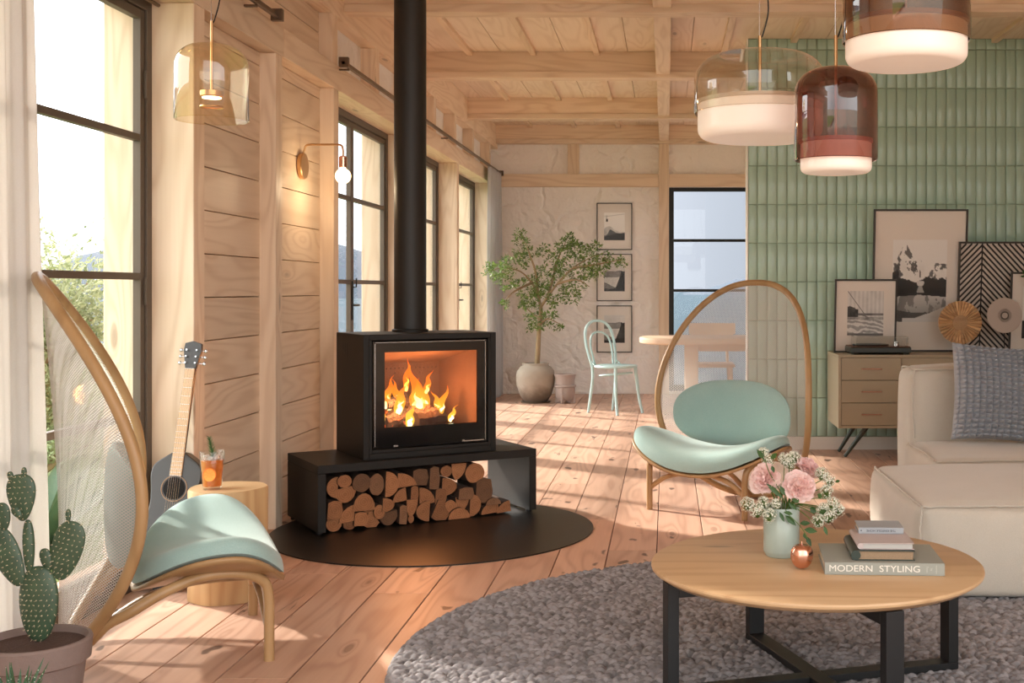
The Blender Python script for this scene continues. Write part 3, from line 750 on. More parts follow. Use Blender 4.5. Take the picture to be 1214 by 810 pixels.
bm = bmesh.new(); bm.from_mesh(o.data); bmesh.ops.delete(bm, geom=[v for v in bm.verts if v.co.x**2+v.co.y**2 > R0*R0], context='VERTS'); bm.to_mesh(o.data); bm.free()
tag(o, 'large round chunky grey wool rug under the coffee table', 'rug')
# ================================================================== coffee table
TC = Vector((.44, 3.49, 0)); TT = .38
t = thing('coffee_table', 'round light wood coffee table with crossed black metal legs on the rug', 'table', TC)
b = MB(); b.tone = .45; b.lathe([(0, TT), (.478, TT), (.4835, TT-.003), (.485, TT-.008), (.483, TT-.014), (.462, TT-.028), (.44, TT-.031), (0, TT-.031)], 128); b.build('tabletop', M['oaktop'], t, smooth=32)
rz0 = .024
for a in (math.atan2(-.92, .32), math.atan2(.28, .92)):
    fr = bpy.data.objects.new('leg_frame', None); C.objects.link(fr); fr.parent = t; fr.rotation_euler = (0, 0, a)
    zt_ = TT-.0315 if a < 0 else TT-.0315
    for sg in (1, -1):
        b = MB(); xa, xb = sorted((.43*sg, .463*sg)); b.box(xa, xb, -.0265, .0265, rz0+.022, zt_); b.build('leg', M['black'], fr, bevel=.0015)
    b = MB(); b.box(-.43, .43, -.0265, .0265, zt_-.04 if a < 0 else zt_-.04, zt_); b.build('top_bar', M['black'], fr, bevel=.0015) if a < 0 else None
    if a > 0:
        for sg in (1, -1):
            xa, xb = sorted((.028*sg, .43*sg)); b = MB(); b.box(xa, xb, -.0265, .0265, zt_-.04, zt_); b.build('top_bar', M['black'], fr, bevel=.0015)
    b = MB()
    if a < 0: b.box(-.463, .463, -.0265, .0265, rz0, rz0+.0215)
    else: b.box(-.463, -.028, -.0265, .0265, rz0, rz0+.0215); b.box(.028, .463, -.0265, .0265, rz0, rz0+.0215)
    b.build('foot_bar', M['black'], fr, bevel=.0015)
# books
def text_obj(s, size, m, parent, loc, rot, extrude=.0002, name='lettering', sx=1):
    cu = bpy.data.curves.new(name, 'FONT'); cu.body = s; cu.size = size; cu.extrude = extrude; cu.align_x = 'CENTER'; cu.align_y = 'CENTER'
    to = bpy.data.objects.new(name, cu); C.objects.link(to)
    me = bpy.data.meshes.new_from_object(to.evaluated_get(bpy.context.evaluated_depsgraph_get())); bpy.data.objects.remove(to)
    o = bpy.data.objects.new(name, me); me.materials.clear(); me.materials.append(m); C.objects.link(o); o.parent = parent; o.location = loc; o.rotation_euler = rot; o.scale = (sx, 1, 1); return o
pages = mat('pages', (214, 200, 176), .9, var=.15, vscale=200); pagesd = mat('pages_brown', (150, 126, 100), .9, var=.2, vscale=300)
def book(loc, rz, w, d, h, cover, pg, lab, spine='front', ct=.0025):
    # w along x, d along y; spine at the front (-y) or left (-x)
    t = thing('book', lab, 'book', loc, rz, 'books on the coffee table')
    x0, x1, y0, y1 = -w/2, w/2, -d/2, d/2
    b = MB()
    b.box(x0, x1, y0, y1, 0, ct); b.box(x0, x1, y0, y1, h-ct, h)
    if spine == 'front': b.box(x0, x1, y0-.0, y0+ct, ct, h-ct)
    else:
        b.tube([(x0, y0, h/2), (x0, y1, h/2)], h/2, 12, flat=1)
    b.build('cover', cover, t, bevel=.0009, seg=2)
    b = MB()
    if spine == 'front': b.box(x0+.004, x1-.004, y0+ct, y1-.004, ct, h-ct)
    else: b.box(x0+.003, x1-.005, y0+.005, y1-.004, ct, h-ct)
    b.build('pages', pg, t); return t
B1 = book((.618, 3.433, TT+.0005), math.radians(-3), .334, .25, .035, mat('cover_grey_green', (150, 152, 142), .5), pages, 'large grey book with pale title lettering on its spine, lowest on the coffee table')
mt = mat('title_cream', (226, 222, 210), .6)
text_obj('MODERN  STYLING', .0255, mt, B1, (-.028, -.1252, .0175), (pi/2, 0, 0), sx=1.15)
text_obj('Texts\nby\nsomeone'[:5], .008, mat('title_faint', (186, 184, 174), .6), B1, (.118, -.1252, .0175), (pi/2, pi/2, 0))
text_obj('by', .008, mat('title_faint2', (186, 184, 174), .6), B1, (.130, -.1252, .0175), (pi/2, pi/2, 0))
text_obj('interiors', .0068, mat('title_faint3', (186, 184, 174), .6), B1, (.144, -.1252, .0175), (pi/2, pi/2, 0))
book((.624, 3.44, TT+.036), math.radians(-3), .166, .215, .028, mat('cover_dark_green', (44, 56, 48), .4), pagesd, 'dark green hardback book with brown page edges, second from the bottom', 'left')
book((.630, 3.445, TT+.0645), math.radians(-2), .152, .20, .018, mat('cover_pink_grey', (186, 172, 168), .5), mat('pages_grey', (182, 180, 174), .9), 'pinkish grey hardback book, third from the bottom of the pile', 'left', .002)
B4 = book((.634, 3.525, TT+.083), math.radians(-3), .132, .108, .0185, mat('cover_blue_grey', (158, 162, 166), .5), pages, 'small blue-grey book with upside-down title, topmost of the pile')
text_obj('THE KINFOLK HOME', .0092, mat('title_dark', (60, 64, 72), .6), B4, (.0, -.0543, .0095), (pi/2, pi, 0))
b = MB(); b.ell((-.058, -.0542, .0095), (.002, .0005, .002), 8, 6); b.build('spine_dot', mat('title_dark2', (50, 54, 60), .6), B4)
# copper apple
b = MB(); pr = []
for i in range(25):
    th = pi*i/24; r = .034*math.sin(th)*(1+.10*math.cos(th)); z = .036+.038*math.cos(th)-.012*math.exp(-(math.sin(th)*3.2)**2)*(1 if th < pi/2 else -.5)
    pr.append((r*(1-.04), z))
b.lathe(pr, 40); o_ = thing('copper_apple', 'small shiny copper apple ornament between the vase and the books', 'ornament', (.388, 3.385, TT+.0015))
for i, v in enumerate(b.v):
    a = math.atan2(v[1], v[0]); k = 1+.035*math.cos(5*a)*max(0, (v[2]-.02)/.05) ; b.v[i] = (v[0]*k, v[1]*k, v[2])
b.build('apple_body', M['copper'], o_, smooth=60)
b = MB(); b.tube([(0, 0, .05), (.001, 0, .065), (.0, .002, .078)], .0014, 8); b.build('stem', M['copper'], o_, smooth=60)
# vase
VX, VY = .347, 3.56
b = MB(); b.lathe([(0, 0), (.046, 0), (.049, .003), (.0495, .006), (.0535, .012), (.0545, .018), (.0545, .146), (.0535, .148), (.052, .146), (.051, .02), (0, .018)], 64)
tag(b.build('vase', M['ceram'], loc=(VX, VY, TT+.0005), smooth=40), 'pale grey-green cylindrical ceramic vase holding the flowers on the coffee table', 'vase')
# flowers
petm = leafmat('peony_petal', (244, 214, 210), (250, 232, 226), .6, .3); petm2 = leafmat('peony_petal_deep', (236, 200, 198), (246, 220, 214), .6, .3)
stemm = leafmat('stem_green', (92, 124, 54), (110, 140, 66)); lfm = leafmat('bouquet_leaf', (44, 76, 36), (70, 104, 52), .4)
umm = leafmat('floret_white', (250, 250, 240), (240, 243, 226), .7, .3)
def petal(b, Mx, l, w, cup):
    vs = []; fs = []; n, k = 6, 5
    for i in range(n):
        u = i/(n-1)
        for j in range(k):
            v = -1+2*j/(k-1); ww = w*math.sin(pi*(.12+.74*u))**.7
            x = v*ww; y = cup*.55*w*v*v*.8+cup*l*.25*math.sin(u*2.6)+.08*l*math.sin(v*6+u*4)*u*.3
            vs.append((x, -y, l*u*(1-.06*abs(v)+.03*math.sin(v*9))))
    for i in range(n-1):
        for j in range(k-1): fs.append((i*k+j, i*k+j+1, (i+1)*k+j+1, (i+1)*k+j))
    b.add(vs, fs, Mx)
def stem_to(p, s, q=None):
    a = Vector((VX+random.uniform(-.02, .02), VY+random.uniform(-.02, .02), TT+.03)); rim = Vector((VX, VY, TT+.145))+(Vector(p)-Vector((VX, VY, TT+.15))).normalized()*.03; rim.z = TT+.145
    return crv([a, rim, (Vector(p)+rim)/2+Vector((0, 0, .012)), p], 5)
def peony(p, R, dirv, mt, lab):
    p = Vector(p); t = thing('peony', lab, 'flower', p, 0, 'pink peonies in the vase')
    q = Vector(dirv).normalized().to_track_quat('Z', 'Y').to_matrix().to_4x4()
    b = MB(); N_ = 58
    for i in range(N_):
        f = i/N_; ang_ = i*2.39996; tilt = .10+1.45*f**.8+random.uniform(-.12, .12); b.tone = random.random()
        l = R*(.62+.42*f)*random.uniform(.9, 1.1); w = R*(.26+.30*f)
        Mx = q @ Rm(ang_, 'Z') @ Tm(0, R*.06*f*3, -R*.35) @ Rm(-tilt, 'X') @ Rm(random.uniform(-.2, .2), 'Z')
        petal(b, Mx, l, w, -1.0 if f < .8 else -.5)
    o = b.build('blossom', mt, t, smooth=80, fix=False)
    b = MB(); b.tube([v-p for v in stem_to(p-Vector(dirv).normalized()*R*.3, 0)], .0024, 8); b.build('stem', stemm, t, smooth=60)
    return t
def FP(px, py, d=3.56): return at(px, py, d)
peony(FP(903, 566, 3.52), .043, (-.55, -.7, .35), petm, 'large pale pink peony on the left side of the vase')
peony(FP(949, 574, 3.50), .045, (.1, -.8, .5), petm, 'large pink peony at the middle of the bouquet above the vase')
peony(FP(961, 550, 3.60), .038, (.5, -.3, .8), petm2, 'deeper pink peony at the upper right of the bouquet')
def umbel(cl, lab):
    c0 = FP(*cl[0][:3]); t = thing('white_umbel_flower', lab, 'flower', c0, 0, 'white umbel flowers in the vase')
    b = MB(); st = MB()
    for (px, py, d, r) in cl:
        c = FP(px, py, d)-c0; rr = r*3.56/1400
        for i in range(int(60+rr*5200)):
            v = Vector((random.gauss(0, 1), random.gauss(0, 1), random.gauss(0, 1)+.35)).normalized(); q = c+v*rr*random.uniform(.72, 1.0)
            b.tone = random.random(); s = random.uniform(.0022, .0036)
            Mx = Tm(*q) @ v.to_track_quat('Z', 'Y').to_matrix().to_4x4() @ Rm(random.random()*6, 'Z')
            vs = [(0, 0, .0008)]; fs = []
            for k in range(5):
                a = 2*pi*k/5; vs += [(s*.5*math.cos(a-.55), s*.5*math.sin(a-.55), .0004), (s*math.cos(a), s*math.sin(a), .0012), (s*.5*math.cos(a+.55), s*.5*math.sin(a+.55), .0004)]
                fs.append((0, 1+3*k, 2+3*k, 3+3*k))
            b.add(vs, fs, Mx)
            if i % 3 == 0: st.tube([c-Vector((0, 0, rr*.8)), q], .0005, 3)
        st.tube([v-c0 for v in stem_to(c+c0-Vector((0, 0, rr*.8)), 0)], .0014, 6)
    b.build('florets', umm, t, fix=False); st.build('stem', stemm, t, fix=False)
umbel([(886, 598, 3.50, 9), (898, 606, 3.49, 10), (912, 611, 3.48, 9), (905, 596, 3.50, 8), (920, 597, 3.49, 6)], 'white umbel flower drooping at the lower left of the vase rim')
umbel([(911, 546, 3.60, 9), (905, 537, 3.61, 7)], 'white umbel flower at the top left behind the pale peony')
umbel([(930, 545, 3.60, 9), (941, 543, 3.60, 9), (936, 550, 3.59, 8)], 'white umbel flower at the top middle of the bouquet')
umbel([(974, 562, 3.55, 9), (982, 570, 3.55, 9), (980, 584, 3.54, 9)], 'white umbel flower at the right beside the deeper pink peony')
umbel([(988, 598, 3.52, 10), (994, 605, 3.52, 8), (982, 612, 3.50, 10), (970, 618, 3.49, 9), (975, 604, 3.51, 8)], 'white umbel flower hanging lowest at the right over the books')
def leaf(b, p, q, w, fold=.25):
    p, q = Vector(p), Vector(q); ax = q-p; l = ax.length; z = ax.normalized(); x = z.cross(Vector((.2, -1, .3))).normalized(); y = z.cross(x)
    vs = []; prof = [(0, 0), (.2, .6), (.42, 1), (.7, .72), (1, 0)]; n = len(prof)
    for u, k in prof:
        c = p+z*l*u-Vector((0, 0, .1*l*u*u)); vs += [tuple(c-x*w*k+y*w*k*fold), tuple(c), tuple(c+x*w*k+y*w*k*fold)]
    fs = []
    for i in range(n-1): fs += [(3*i, 3*i+1, 3*i+4, 3*i+3), (3*i+1, 3*i+2, 3*i+5, 3*i+4)]
    b.add(vs, fs)
t = thing('foliage_sprig', 'green leafy sprig trailing from the vase down over the copper apple', 'leaves', FP(945, 606, 3.5))
o0 = FP(945, 606, 3.5)
b = MB()
LF = [(906, 545, 897, 531, 5), (914, 545, 921, 536, 5), (915, 552, 918, 560, 4), (908, 573, 930, 590, 5), (925, 576, 931, 587, 5), (940, 610, 929, 606, 4), (924, 607, 930, 618, 4), (931, 611, 944, 622, 6), (948, 621, 961, 619, 5), (953, 628, 969, 629, 6), (953, 632, 956, 639, 4), (956, 636, 962, 647, 5), (975, 590, 969, 585, 5), (960, 602, 968, 607, 6), (977, 624, 981, 634, 4), (971, 609, 980, 604, 5), (950, 596, 938, 590, 5), (990, 572, 996, 569, 3), (935, 596, 945, 604, 5), (900, 598, 908, 602, 4)]
for i, (x0, y0, x1, y1, w) in enumerate(LF):
    b.tone = random.random(); d = 3.485+.004*(i % 5); leaf(b, FP(x0, y0, d)-o0, FP(x1, y1, d-.01)-o0, w*3.5/1400*.62)
b.build('leaves', lfm, t, fix=False)
b = MB(); b.tube([v-o0 for v in crv([FP(932, 600, 3.53), FP(933, 608, 3.49), FP(945, 620, 3.485), FP(953, 630, 3.48), FP(958, 640, 3.47)], 5)], .0012, 6)
b.tube([v-o0 for v in crv([FP(930, 602, 3.55), FP(926, 585, 3.52), FP(912, 560, 3.5), FP(907, 545, 3.49)], 5)], .0014, 6)
b.tube([v-o0 for v in crv([FP(938, 602, 3.55), FP(945, 590, 3.51), FP(950, 596, 3.5)], 5)], .0014, 6)
for k in range(6): b.tube([v-o0 for v in stem_to(FP(918+k*7, 590, 3.55), 0)], .002, 6)
b.build('stem', stemm, t, smooth=60)
# ================================================================== sofa
def soft_box(x0, x1, y0, y1, z0, z1, r, bulge=.0, n=22, wob=.0, seed=0):
    c = np.array([(x0+x1)/2, (y0+y1)/2, (z0+z1)/2]); h = np.array([(x1-x0)/2, (y1-y0)/2, (z1-z0)/2]); b = MB(); rs = np.random.RandomState(seed); ph = rs.rand(12)*6
    g = np.linspace(-1, 1, n); g = np.sign(g)*np.abs(g)**.8
    for ax in range(3):
        for sg in (-1, 1):
            vs = []; o1, o2 = [a for a in range(3) if a != ax]
            for u in g:
                for v in g:
                    p = np.zeros(3); p[ax] = sg*h[ax]; p[o1] = u*h[o1]; p[o2] = v*h[o2]
                    q = np.clip(p, -(h-r), h-r); d = p-q; nrm = d/np.linalg.norm(d); P = q+r*nrm
                    if bulge:
                        bl = bulge*(1-u*u)**.6*(1-v*v)**.6
                        if ax == 2 and sg < 0: bl = 0
                        P = P+np.eye(3)[ax]*sg*bl
                    if wob: P = P+wob*np.array([math.sin(P[1]*9+ph[0])*math.sin(P[2]*11+ph[1]), math.sin(P[0]*8+ph[2])*math.sin(P[2]*10+ph[3]), math.sin(P[0]*7+ph[4])*math.sin(P[1]*9+ph[5])])
                    vs.append(tuple(P+c))
            fs = []
            for i in range(n-1):
                for j in range(n-1): fs.append((i*n+j, i*n+j+1, (i+1)*n+j+1, (i+1)*n+j))
            b.add(vs, fs)
    return b
def seam(t, pts, r=.0045):
    P = crv(pts, 14); P = [p+Vector((random.uniform(-1, 1), random.uniform(-1, 1), random.uniform(-1, 1)))*.0022 for p in P]
    b = MB(); b.tube(P, r, 7); b.build('seam', M['linen'], t, smooth=60)
t = thing('ottoman', 'large cream linen pouf in front of the sofa beside the coffee table', 'pouf', (.95, 4.42, .018))
b = soft_box(.0, 1.25, .0, 1.02, .004, .352, .035, .05, 26, .004, 3); b.build('cushion_body', M['linen'], t, smooth=80)
e = .008
seam(t, [(e, e, .03), (e-.014, e-.014, .18), (e, e, .345)]); seam(t, [(e, e, .347), (.3, e-.004, .352), (.6, e-.004, .353), (1.2, e, .349)]); seam(t, [(e, e, .347), (e-.006, .3, .351), (e-.006, .7, .352), (e, 1.01, .348)]); seam(t, [(e, 1.01, .03), (e-.012, 1.03, .18), (e, 1.01, .347)])
t = thing('sofa', 'cream linen modular sofa behind the pouf, with a knitted cushion', 'sofa', (1.29, 5.62, 0))
b = soft_box(-.01, 1.7, 0, .72, .004, .37, .05, .022, 22, .003, 5); b.build('seat', M['linen'], t, smooth=80)
b = soft_box(.03, 1.7, .725, 1.08, .02, .755, .05, .03, 22, .004, 6); b.build('backrest', M['linen'], t, smooth=80)
seam(t, [(.045, .735, .38), (.03, .722, .58), (.045, .737, .748)]); seam(t, [(.045, .737, .75), (.5, .73, .757), (1.6, .737, .75)]); seam(t, [(.04, 1.065, .1), (.03, 1.075, .5), (.045, 1.065, .748)]); seam(t, [(.045, .737, .75), (.04, .9, .757), (.045, 1.065, .748)]); seam(t, [(0.0, .012, .36), (.5, .004, .368), (1.6, .01, .362)]); seam(t, [(0.0, .012, .36), (-.002, .35, .37), (.0, .7, .362)])
# knitted cushion
n = 220; u = np.linspace(-1, 1, n); U, V = np.meshgrid(u, u, indexing='ij'); kn = 15
bas = (np.abs(np.sin(pi*kn*U*.5))*np.abs(np.sin(pi*kn*V*.66)))**.6
thk = .085*((1-U**2)*(1-V**2))**.42; w2 = .255
XX = U*w2*(1-.06*(1-V**2)*0-.07*np.abs(V)**0*(1-V**2)); ZZ = V*w2*(1-.07*(1-U**2))
XX = U*w2*(1-.07*(1-V**2))
Pf = np.stack([XX, -thk-.044*bas*np.clip(thk/.03, 0, 1), ZZ], -1); Pb = np.stack([XX, thk, ZZ], -1)
cc = np.array(lin((150, 150, 152)))[None, None]*(.45+.62*np.clip(bas, 0, 1)[..., None]*0+.55)
mk = mat('knit_grey', (158, 162, 168), .95, bmp=.2, bscale=260)
pc_ = at(1186, 467, 6.12)
t = thing('cushion', 'grey chunky basket-knit cushion leaning on the sofa back', 'cushion', pc_)
o = grid_obj('knit_front', Pf, mk, t); o.rotation_euler = (math.radians(-14), math.radians(4), 0); o = grid_obj('plain_back', Pb, mk, t); o.rotation_euler = (math.radians(-14), math.radians(4), 0)
# ================================================================== sideboard
SX, SF, SB = 1.187, 8.15, 8.70
t = thing('sideboard', 'long beige-green sideboard on angled dark legs against the tiled wall', 'sideboard', (SX, SF, 0))
mc = mat('sideboard_paint', (164, 152, 128), .5); W_ = 2.3; z0, z1 = .225, .732
b = MB(); b.box(0, .02, 0, .54, z0, z1-.018); b.box(W_-.02, W_, 0, .54, z0, z1-.018); b.box(0, W_, 0, .54, z1-.0175, z1); b.box(.02, W_-.02, .001, .54, z0, z0+.018); b.box(.02, W_-.02, .05, .54, z0+.018, z1-.018)
for xx in (.436, 1.28): b.box(xx, xx+.006, .004, .05, z0+.018, z1-.018)
b.build('body', mc, t, bevel=.0015)
dh = (z1-z0-.036-.012)/3
for i in range(3):
    za = z0+.02+i*(dh+.004); b = MB(); b.box(.022, .434, .002, .049, za, za+dh); o = b.build('drawer', mc, t, bevel=.002)
    b = MB(); b.box(.158, .298, -.018, -.010, za+dh/2-.004, za+dh/2+.004); b.box(.165, .172, -.011, .003, za+dh/2-.003, za+dh/2+.003); b.box(.284, .291, -.011, .003, za+dh/2-.003, za+dh/2+.003); b.build('handle', M['copper'], o, bevel=.001)
for a, c in ((.444, 1.278), (1.288, 2.278)):
    b = MB(); b.box(a, c, .002, .049, z0+.02, z1-.02); b.build('door', mc, t, bevel=.002)
for (x0, x1, y0, y1) in ((.22, .075, .13, .2), (.19, .07, .40, .46), (W_-.2, W_-.06, .13, .06), (W_-.2, W_-.06, .42, .48)):
    b = MB(); b.tube([(x0, y0, z0), (x1, y1, 0.003)], [.019, .012], 12); b.build('leg', mat('leg_dark_green', (52, 62, 54), .5) if 'ldg' not in M else M['ldg'], t, smooth=40)
    M['ldg'] = bpy.data.materials['leg_dark_green']
# ================================================================== prints
def fbm1(x, seed, oct=6, f=2.0):
    r = np.random.RandomState(seed); y = np.zeros_like(x)
    for o in range(oct):
        g = r.rand(int(f*2**o)+3)*2-1; y += np.interp(x*f*2**o, np.arange(len(g)), g)/1.8**o
    return y
def fbm2(n, k, seed, f=4, oct=5):
    r = np.random.RandomState(seed); out = np.zeros((n, k))
    for o in range(oct):
        m = int(f*2**o)+2; g = r.rand(m, m); xi = np.linspace(0, m-1.001, n); yi = np.linspace(0, m-1.001, k)
        a = xi.astype(int); b_ = yi.astype(int); fx = (xi-a)[:, None]; fy = (yi-b_)[None]
        q = g[a][:, b_]*(1-fx)*(1-fy)+g[a+1][:, b_]*fx*(1-fy)+g[a][:, b_+1]*(1-fx)*fy+g[a+1][:, b_+1]*fx*fy; out += (q-.5)/1.7**o
    return out
def paint(kind, n=90, k=120):                      # n columns, k rows from the bottom
    U, V = np.meshgrid(np.linspace(0, 1, n), np.linspace(0, 1, k), indexing='ij'); x = np.linspace(0, 1, n)[:, None]
    nz = fbm2(n, k, {'cable': 1, 'lake': 2, 'coast': 3, 'peak': 4, 'ship': 5, 'abstract': 6}[kind], 5)
    if kind == 'cable':
        I = .82+.1*V; r1 = .36+.10*fbm1(x, 3)+.16*np.exp(-((x-.25)/.18)**2)
        I = np.where(V < r1, .62-.5*(r1-V)+.25*nz, I); r2 = .22+.10*fbm1(x, 5)+.12*np.exp(-((x-.35)/.12)**2); I = np.where(V < r2, .10+.12*nz, I)
        r3 = .10+.06*fbm1(x, 8)+.14*x; I = np.where(V < r3, .02, I)
        I = np.where((np.abs(U-.14) < .05) & (np.abs(V-.72) < .05), .05, I); I = np.where((np.abs(U-.12) < .012) & (V > .72) & (V < .9), .1, I); I = np.where(np.abs(V-(.86+.1*(U-.1))) < .006, .4, I)
    elif kind in ('coast', 'lake'):
        I = .48+.2*V+.1*nz; r1 = .72+.05*fbm1(x, 12); I = np.where(V < r1, .22+.1*nz, I); I = np.where(V < .5+.02*fbm1(x, 14), .62+.1*nz, I)
        r2 = .30+.04*fbm1(x, 15)-.2*x; I = np.where(V < r2, .18, I)
        r3 = -.2+.95*np.clip((x-.35)/.5, 0, 1)**1.2+.03*fbm1(x, 17); I = np.where(V < r3, .02, I); I = np.where(V < .08+.05*fbm1(x, 18), .03, I)
        I = np.where((np.hypot((U-.84), (V-.72)*1.3) < .035) | ((np.abs(U-.84) < .03) & (V > .6) & (V < .72)), .02, I)
    elif kind == 'peak':
        I = .80+0*V; r1 = .72+.035*fbm1(x, 31)+.21*np.exp(-((x-.22)/.13)**2)+.06*np.exp(-((x-.5)/.2)**2)-.03*x
        sn = .80-.9*(fbm2(n, k, 44, 9, 5) > .06)*.75+.1*nz; I = np.where(V < r1, np.clip(sn, .05, .85), I); I = np.where((V < r1) & (np.hypot((x-.2)/.16, (V-r1+.03)/.10) < 1) & (fbm2(n, k, 45, 14, 4) > -.05), .12, I)
        tr = .50+.07*np.abs(x-.5)*2+.06*fbm1(x, 33, 7, 6)*.7+.07*(x < .12); I = np.where(V < tr, .02, I)
        I = np.where((np.abs(U-.52) < .07-.5*np.abs(V-.48)) & (V > .44) & (V < .5), .62, I)
        I = np.where((np.abs(U-.52) < .03+.5*(.44-V)) & (V > .36) & (V < .44), .38, I)
        I = np.where(V < .33-.05*np.abs(x-.5), .22+.35*(nz > .02)*(V/.33), I); I = np.where(V < .10+.16*np.clip(.35-x, 0, 1)+.05*fbm1(x, 39)*.5, .08, I)
        I = np.where(V < -.02+.22*np.clip((x-.2)/.8, 0, 1)+.02*fbm1(x, 37), .62, I); I = np.where((V < .05) & (x > .2), .66, I)
        I = np.where((np.abs(U-.51) < .014) & (V > .545) & (V < .62), .02, I)
    elif kind == 'ship':
        I = .62+.2*np.sin(U*55)*.3+.1*nz; d = np.abs(V-(1.0-1.1*U)); I = np.where(d < .012, .1, I); I = np.where(np.abs(V-(.55-.3*(U-.1))) < .01, .15, I)
        I = np.where((V < .5) & (V > .45), .2+.2*nz, I); I = np.where((V < .62+.1*fbm1(x, 50)) & (U < .3) & (V > .3), .06+.1*nz, I)
        I = np.where(V < .36, .35+.35*(np.sin(V*60+6*fbm2(n, k, 51, 3)+U*5) > .1)+.1*nz, I); I = np.where((V < .42) & (V > .36), .45+.5*nz, I); I = np.where(V < .05, .15, I)
    else:
        I = .85+0*V; I = np.where(np.hypot((U-.6)/.3, (V-.7)/.2) < 1, .03, I); I = np.where((V < .4+.1*fbm1(x, 60)), .03, I)
    I = np.clip(I, .01, .9); return I[..., None]*np.array([1, .97, .92])
mboard = mat('mat_board', (226, 218, 208), .8); mfr = mat('frame_dark', (62, 58, 54), .5, .2); mprint = colattr('print')
def picture(name, cx, y, z0, w, h, pw, ph, kind, lab, group=None, lean=0, fw_=.012, poff=.0, cat='picture', rzz=0, pz=None):
    t = thing(name, lab, cat, (cx, y, z0), 0, group); t.rotation_euler = (-lean, 0, rzz)
    b = MB(); f = fw_
    b.box(-w/2, -w/2+f, -.022, 0, 0, h); b.box(w/2-f, w/2, -.022, 0, 0, h); b.box(-w/2+f, w/2-f, -.022, 0, 0, f); b.box(-w/2+f, w/2-f, -.022, 0, h-f, h); b.build('frame', mfr, t, bevel=.0015)
    b = MB(); b.box(-w/2+f, w/2-f, -.010, -.001, f, h-f); b.build('mat_board', mboard, t)
    n, k = 90, 120; U, V = np.meshgrid(np.linspace(-.5, .5, n), np.linspace(0, 1, k), indexing='ij'); zc = (h-ph)/2+poff
    P = np.stack([U*pw, np.full_like(U, -.0112), zc+V*ph], -1)
    grid_obj('print', P[::-1], mprint, t, cols=paint(kind, n, k)[::-1])
    g = MB(); g.box(-w/2+f, w/2-f, -.0165, -.0155, f, h-f); g.build('picture_glass', M['pglass'] if 'pglass' in M else thin_glass('picture_glass', (1, 1, 1), .10), t); M['pglass'] = bpy.data.materials['picture_glass']
    return t
yb = YB-.002; px2x = lambda px, d: (px-HX)/F*d; pz_ = lambda py, d: EYE-(py-HY)/F*d
for i, (ya, yc, kd, lab) in enumerate(((241, 296.5, 'cable', 'small framed photo of a cable car above mountains, topmost of three on the plaster wall'), (301, 357, 'coast', 'small framed coast photo, middle of the three on the plaster wall behind the tree leaves'), (362, 418, 'lake', 'small framed coast photo, lowest of the three on the plaster wall behind the blue chair'))):
    picture('framed_picture', px2x(728.5, YB), yb, pz_(yc, YB), .403, .535, .235, .315, kd, lab, 'three small framed photos on the plaster wall', 0, .010, .0)
# leaning on the sideboard
ztop = .7325
picture('framed_picture', px2x(1087, 8.6), 8.585, ztop, .676, 1.035, .39, .595, 'peak', 'largest framed photo of a snowy peak leaning on the tiled wall', None, -math.radians(6.5), .014, .0)
picture('framed_picture', px2x(1024.5, 8.5), 8.49, ztop, .445, .53, .258, .32, 'ship', 'smaller framed photo of a ship and ice in front of the snowy peak picture', None, -math.radians(7), .012, .02)
picture('framed_picture', px2x(1232, 8.4), 8.43, ztop, .43, .58, .25, .37, 'abstract', 'partly visible framed picture at the right edge of the photo', None, -math.radians(7), .012, .0)
# chevron panel
w, h = .84, .80
t = thing('chevron_panel', 'black and white herringbone striped artwork leaning behind the straw disc', 'artwork', (px2x(1204, 8.5), 8.55, ztop)); t.rotation_euler = (math.radians(6.5), 0, 0)
b = MB(); f = .012; b.box(-w/2, -w/2+f, -.03, 0, 0, h); b.box(w/2-f, w/2, -.03, 0, 0, h); b.box(-w/2+f, w/2-f, -.03, 0, 0, f); b.box(-w/2+f, w/2-f, -.03, 0, h-f, h); b.build('frame', mfr, t, bevel=.0015)
b = MB(); b.box(-w/2+f, w/2-f, -.016, -.002, f, h-f); b.build('panel', mat('bark_cloth', (196, 186, 176), .8, var=.3, vscale=14), t)
b = MB(); xc = -w/2+f+.155; xl, xr = -w/2+f, w/2-f
def clipseg(p, q):
    (x0, z0_), (x1, z1_) = p, q; t0, t1 = 0, 1
    for P_, Q_ in ((-(x1-x0), x0-xl), (x1-x0, xr-x0), (-(z1_-z0_), z0_-f), (z1_-z0_, h-f-z0_)):
        if abs(P_) < 1e-9:
            if Q_ < 0: return None
        else:
            r = Q_/P_
            if P_ < 0: t0 = max(t0, r)
            else: t1 = min(t1, r)
    return None if t0 >= t1 else ((x0+(x1-x0)*t0, z0_+(z1_-z0_)*t0), (x0+(x1-x0)*t1, z0_+(z1_-z0_)*t1))
i = 0
for zc in np.arange(-.9, 1.0, .043):
    s = .0095
    for (p, q) in (((xc, zc), (xl, zc-(xl-xc)*-1.12*-1 if False else zc-(xc-xl)*1.05)), ((xc, zc+.9), (xr, zc+.9-(xr-xc)*1.05))):
        r = clipseg(p, q)
        if r:
            (a, c), (d_, e_) = r; b.add([(a, -.0168, c-s), (d_, -.0168, e_-s), (d_, -.0168, e_+s), (a, -.0168, c+s)], [(0, 1, 2, 3)])
b.box(xc-.005, xc+.005, -.018, -.0165, f, h-f); b.build('stripe_pattern', mat('ink_black', (34, 32, 34), .7), t)
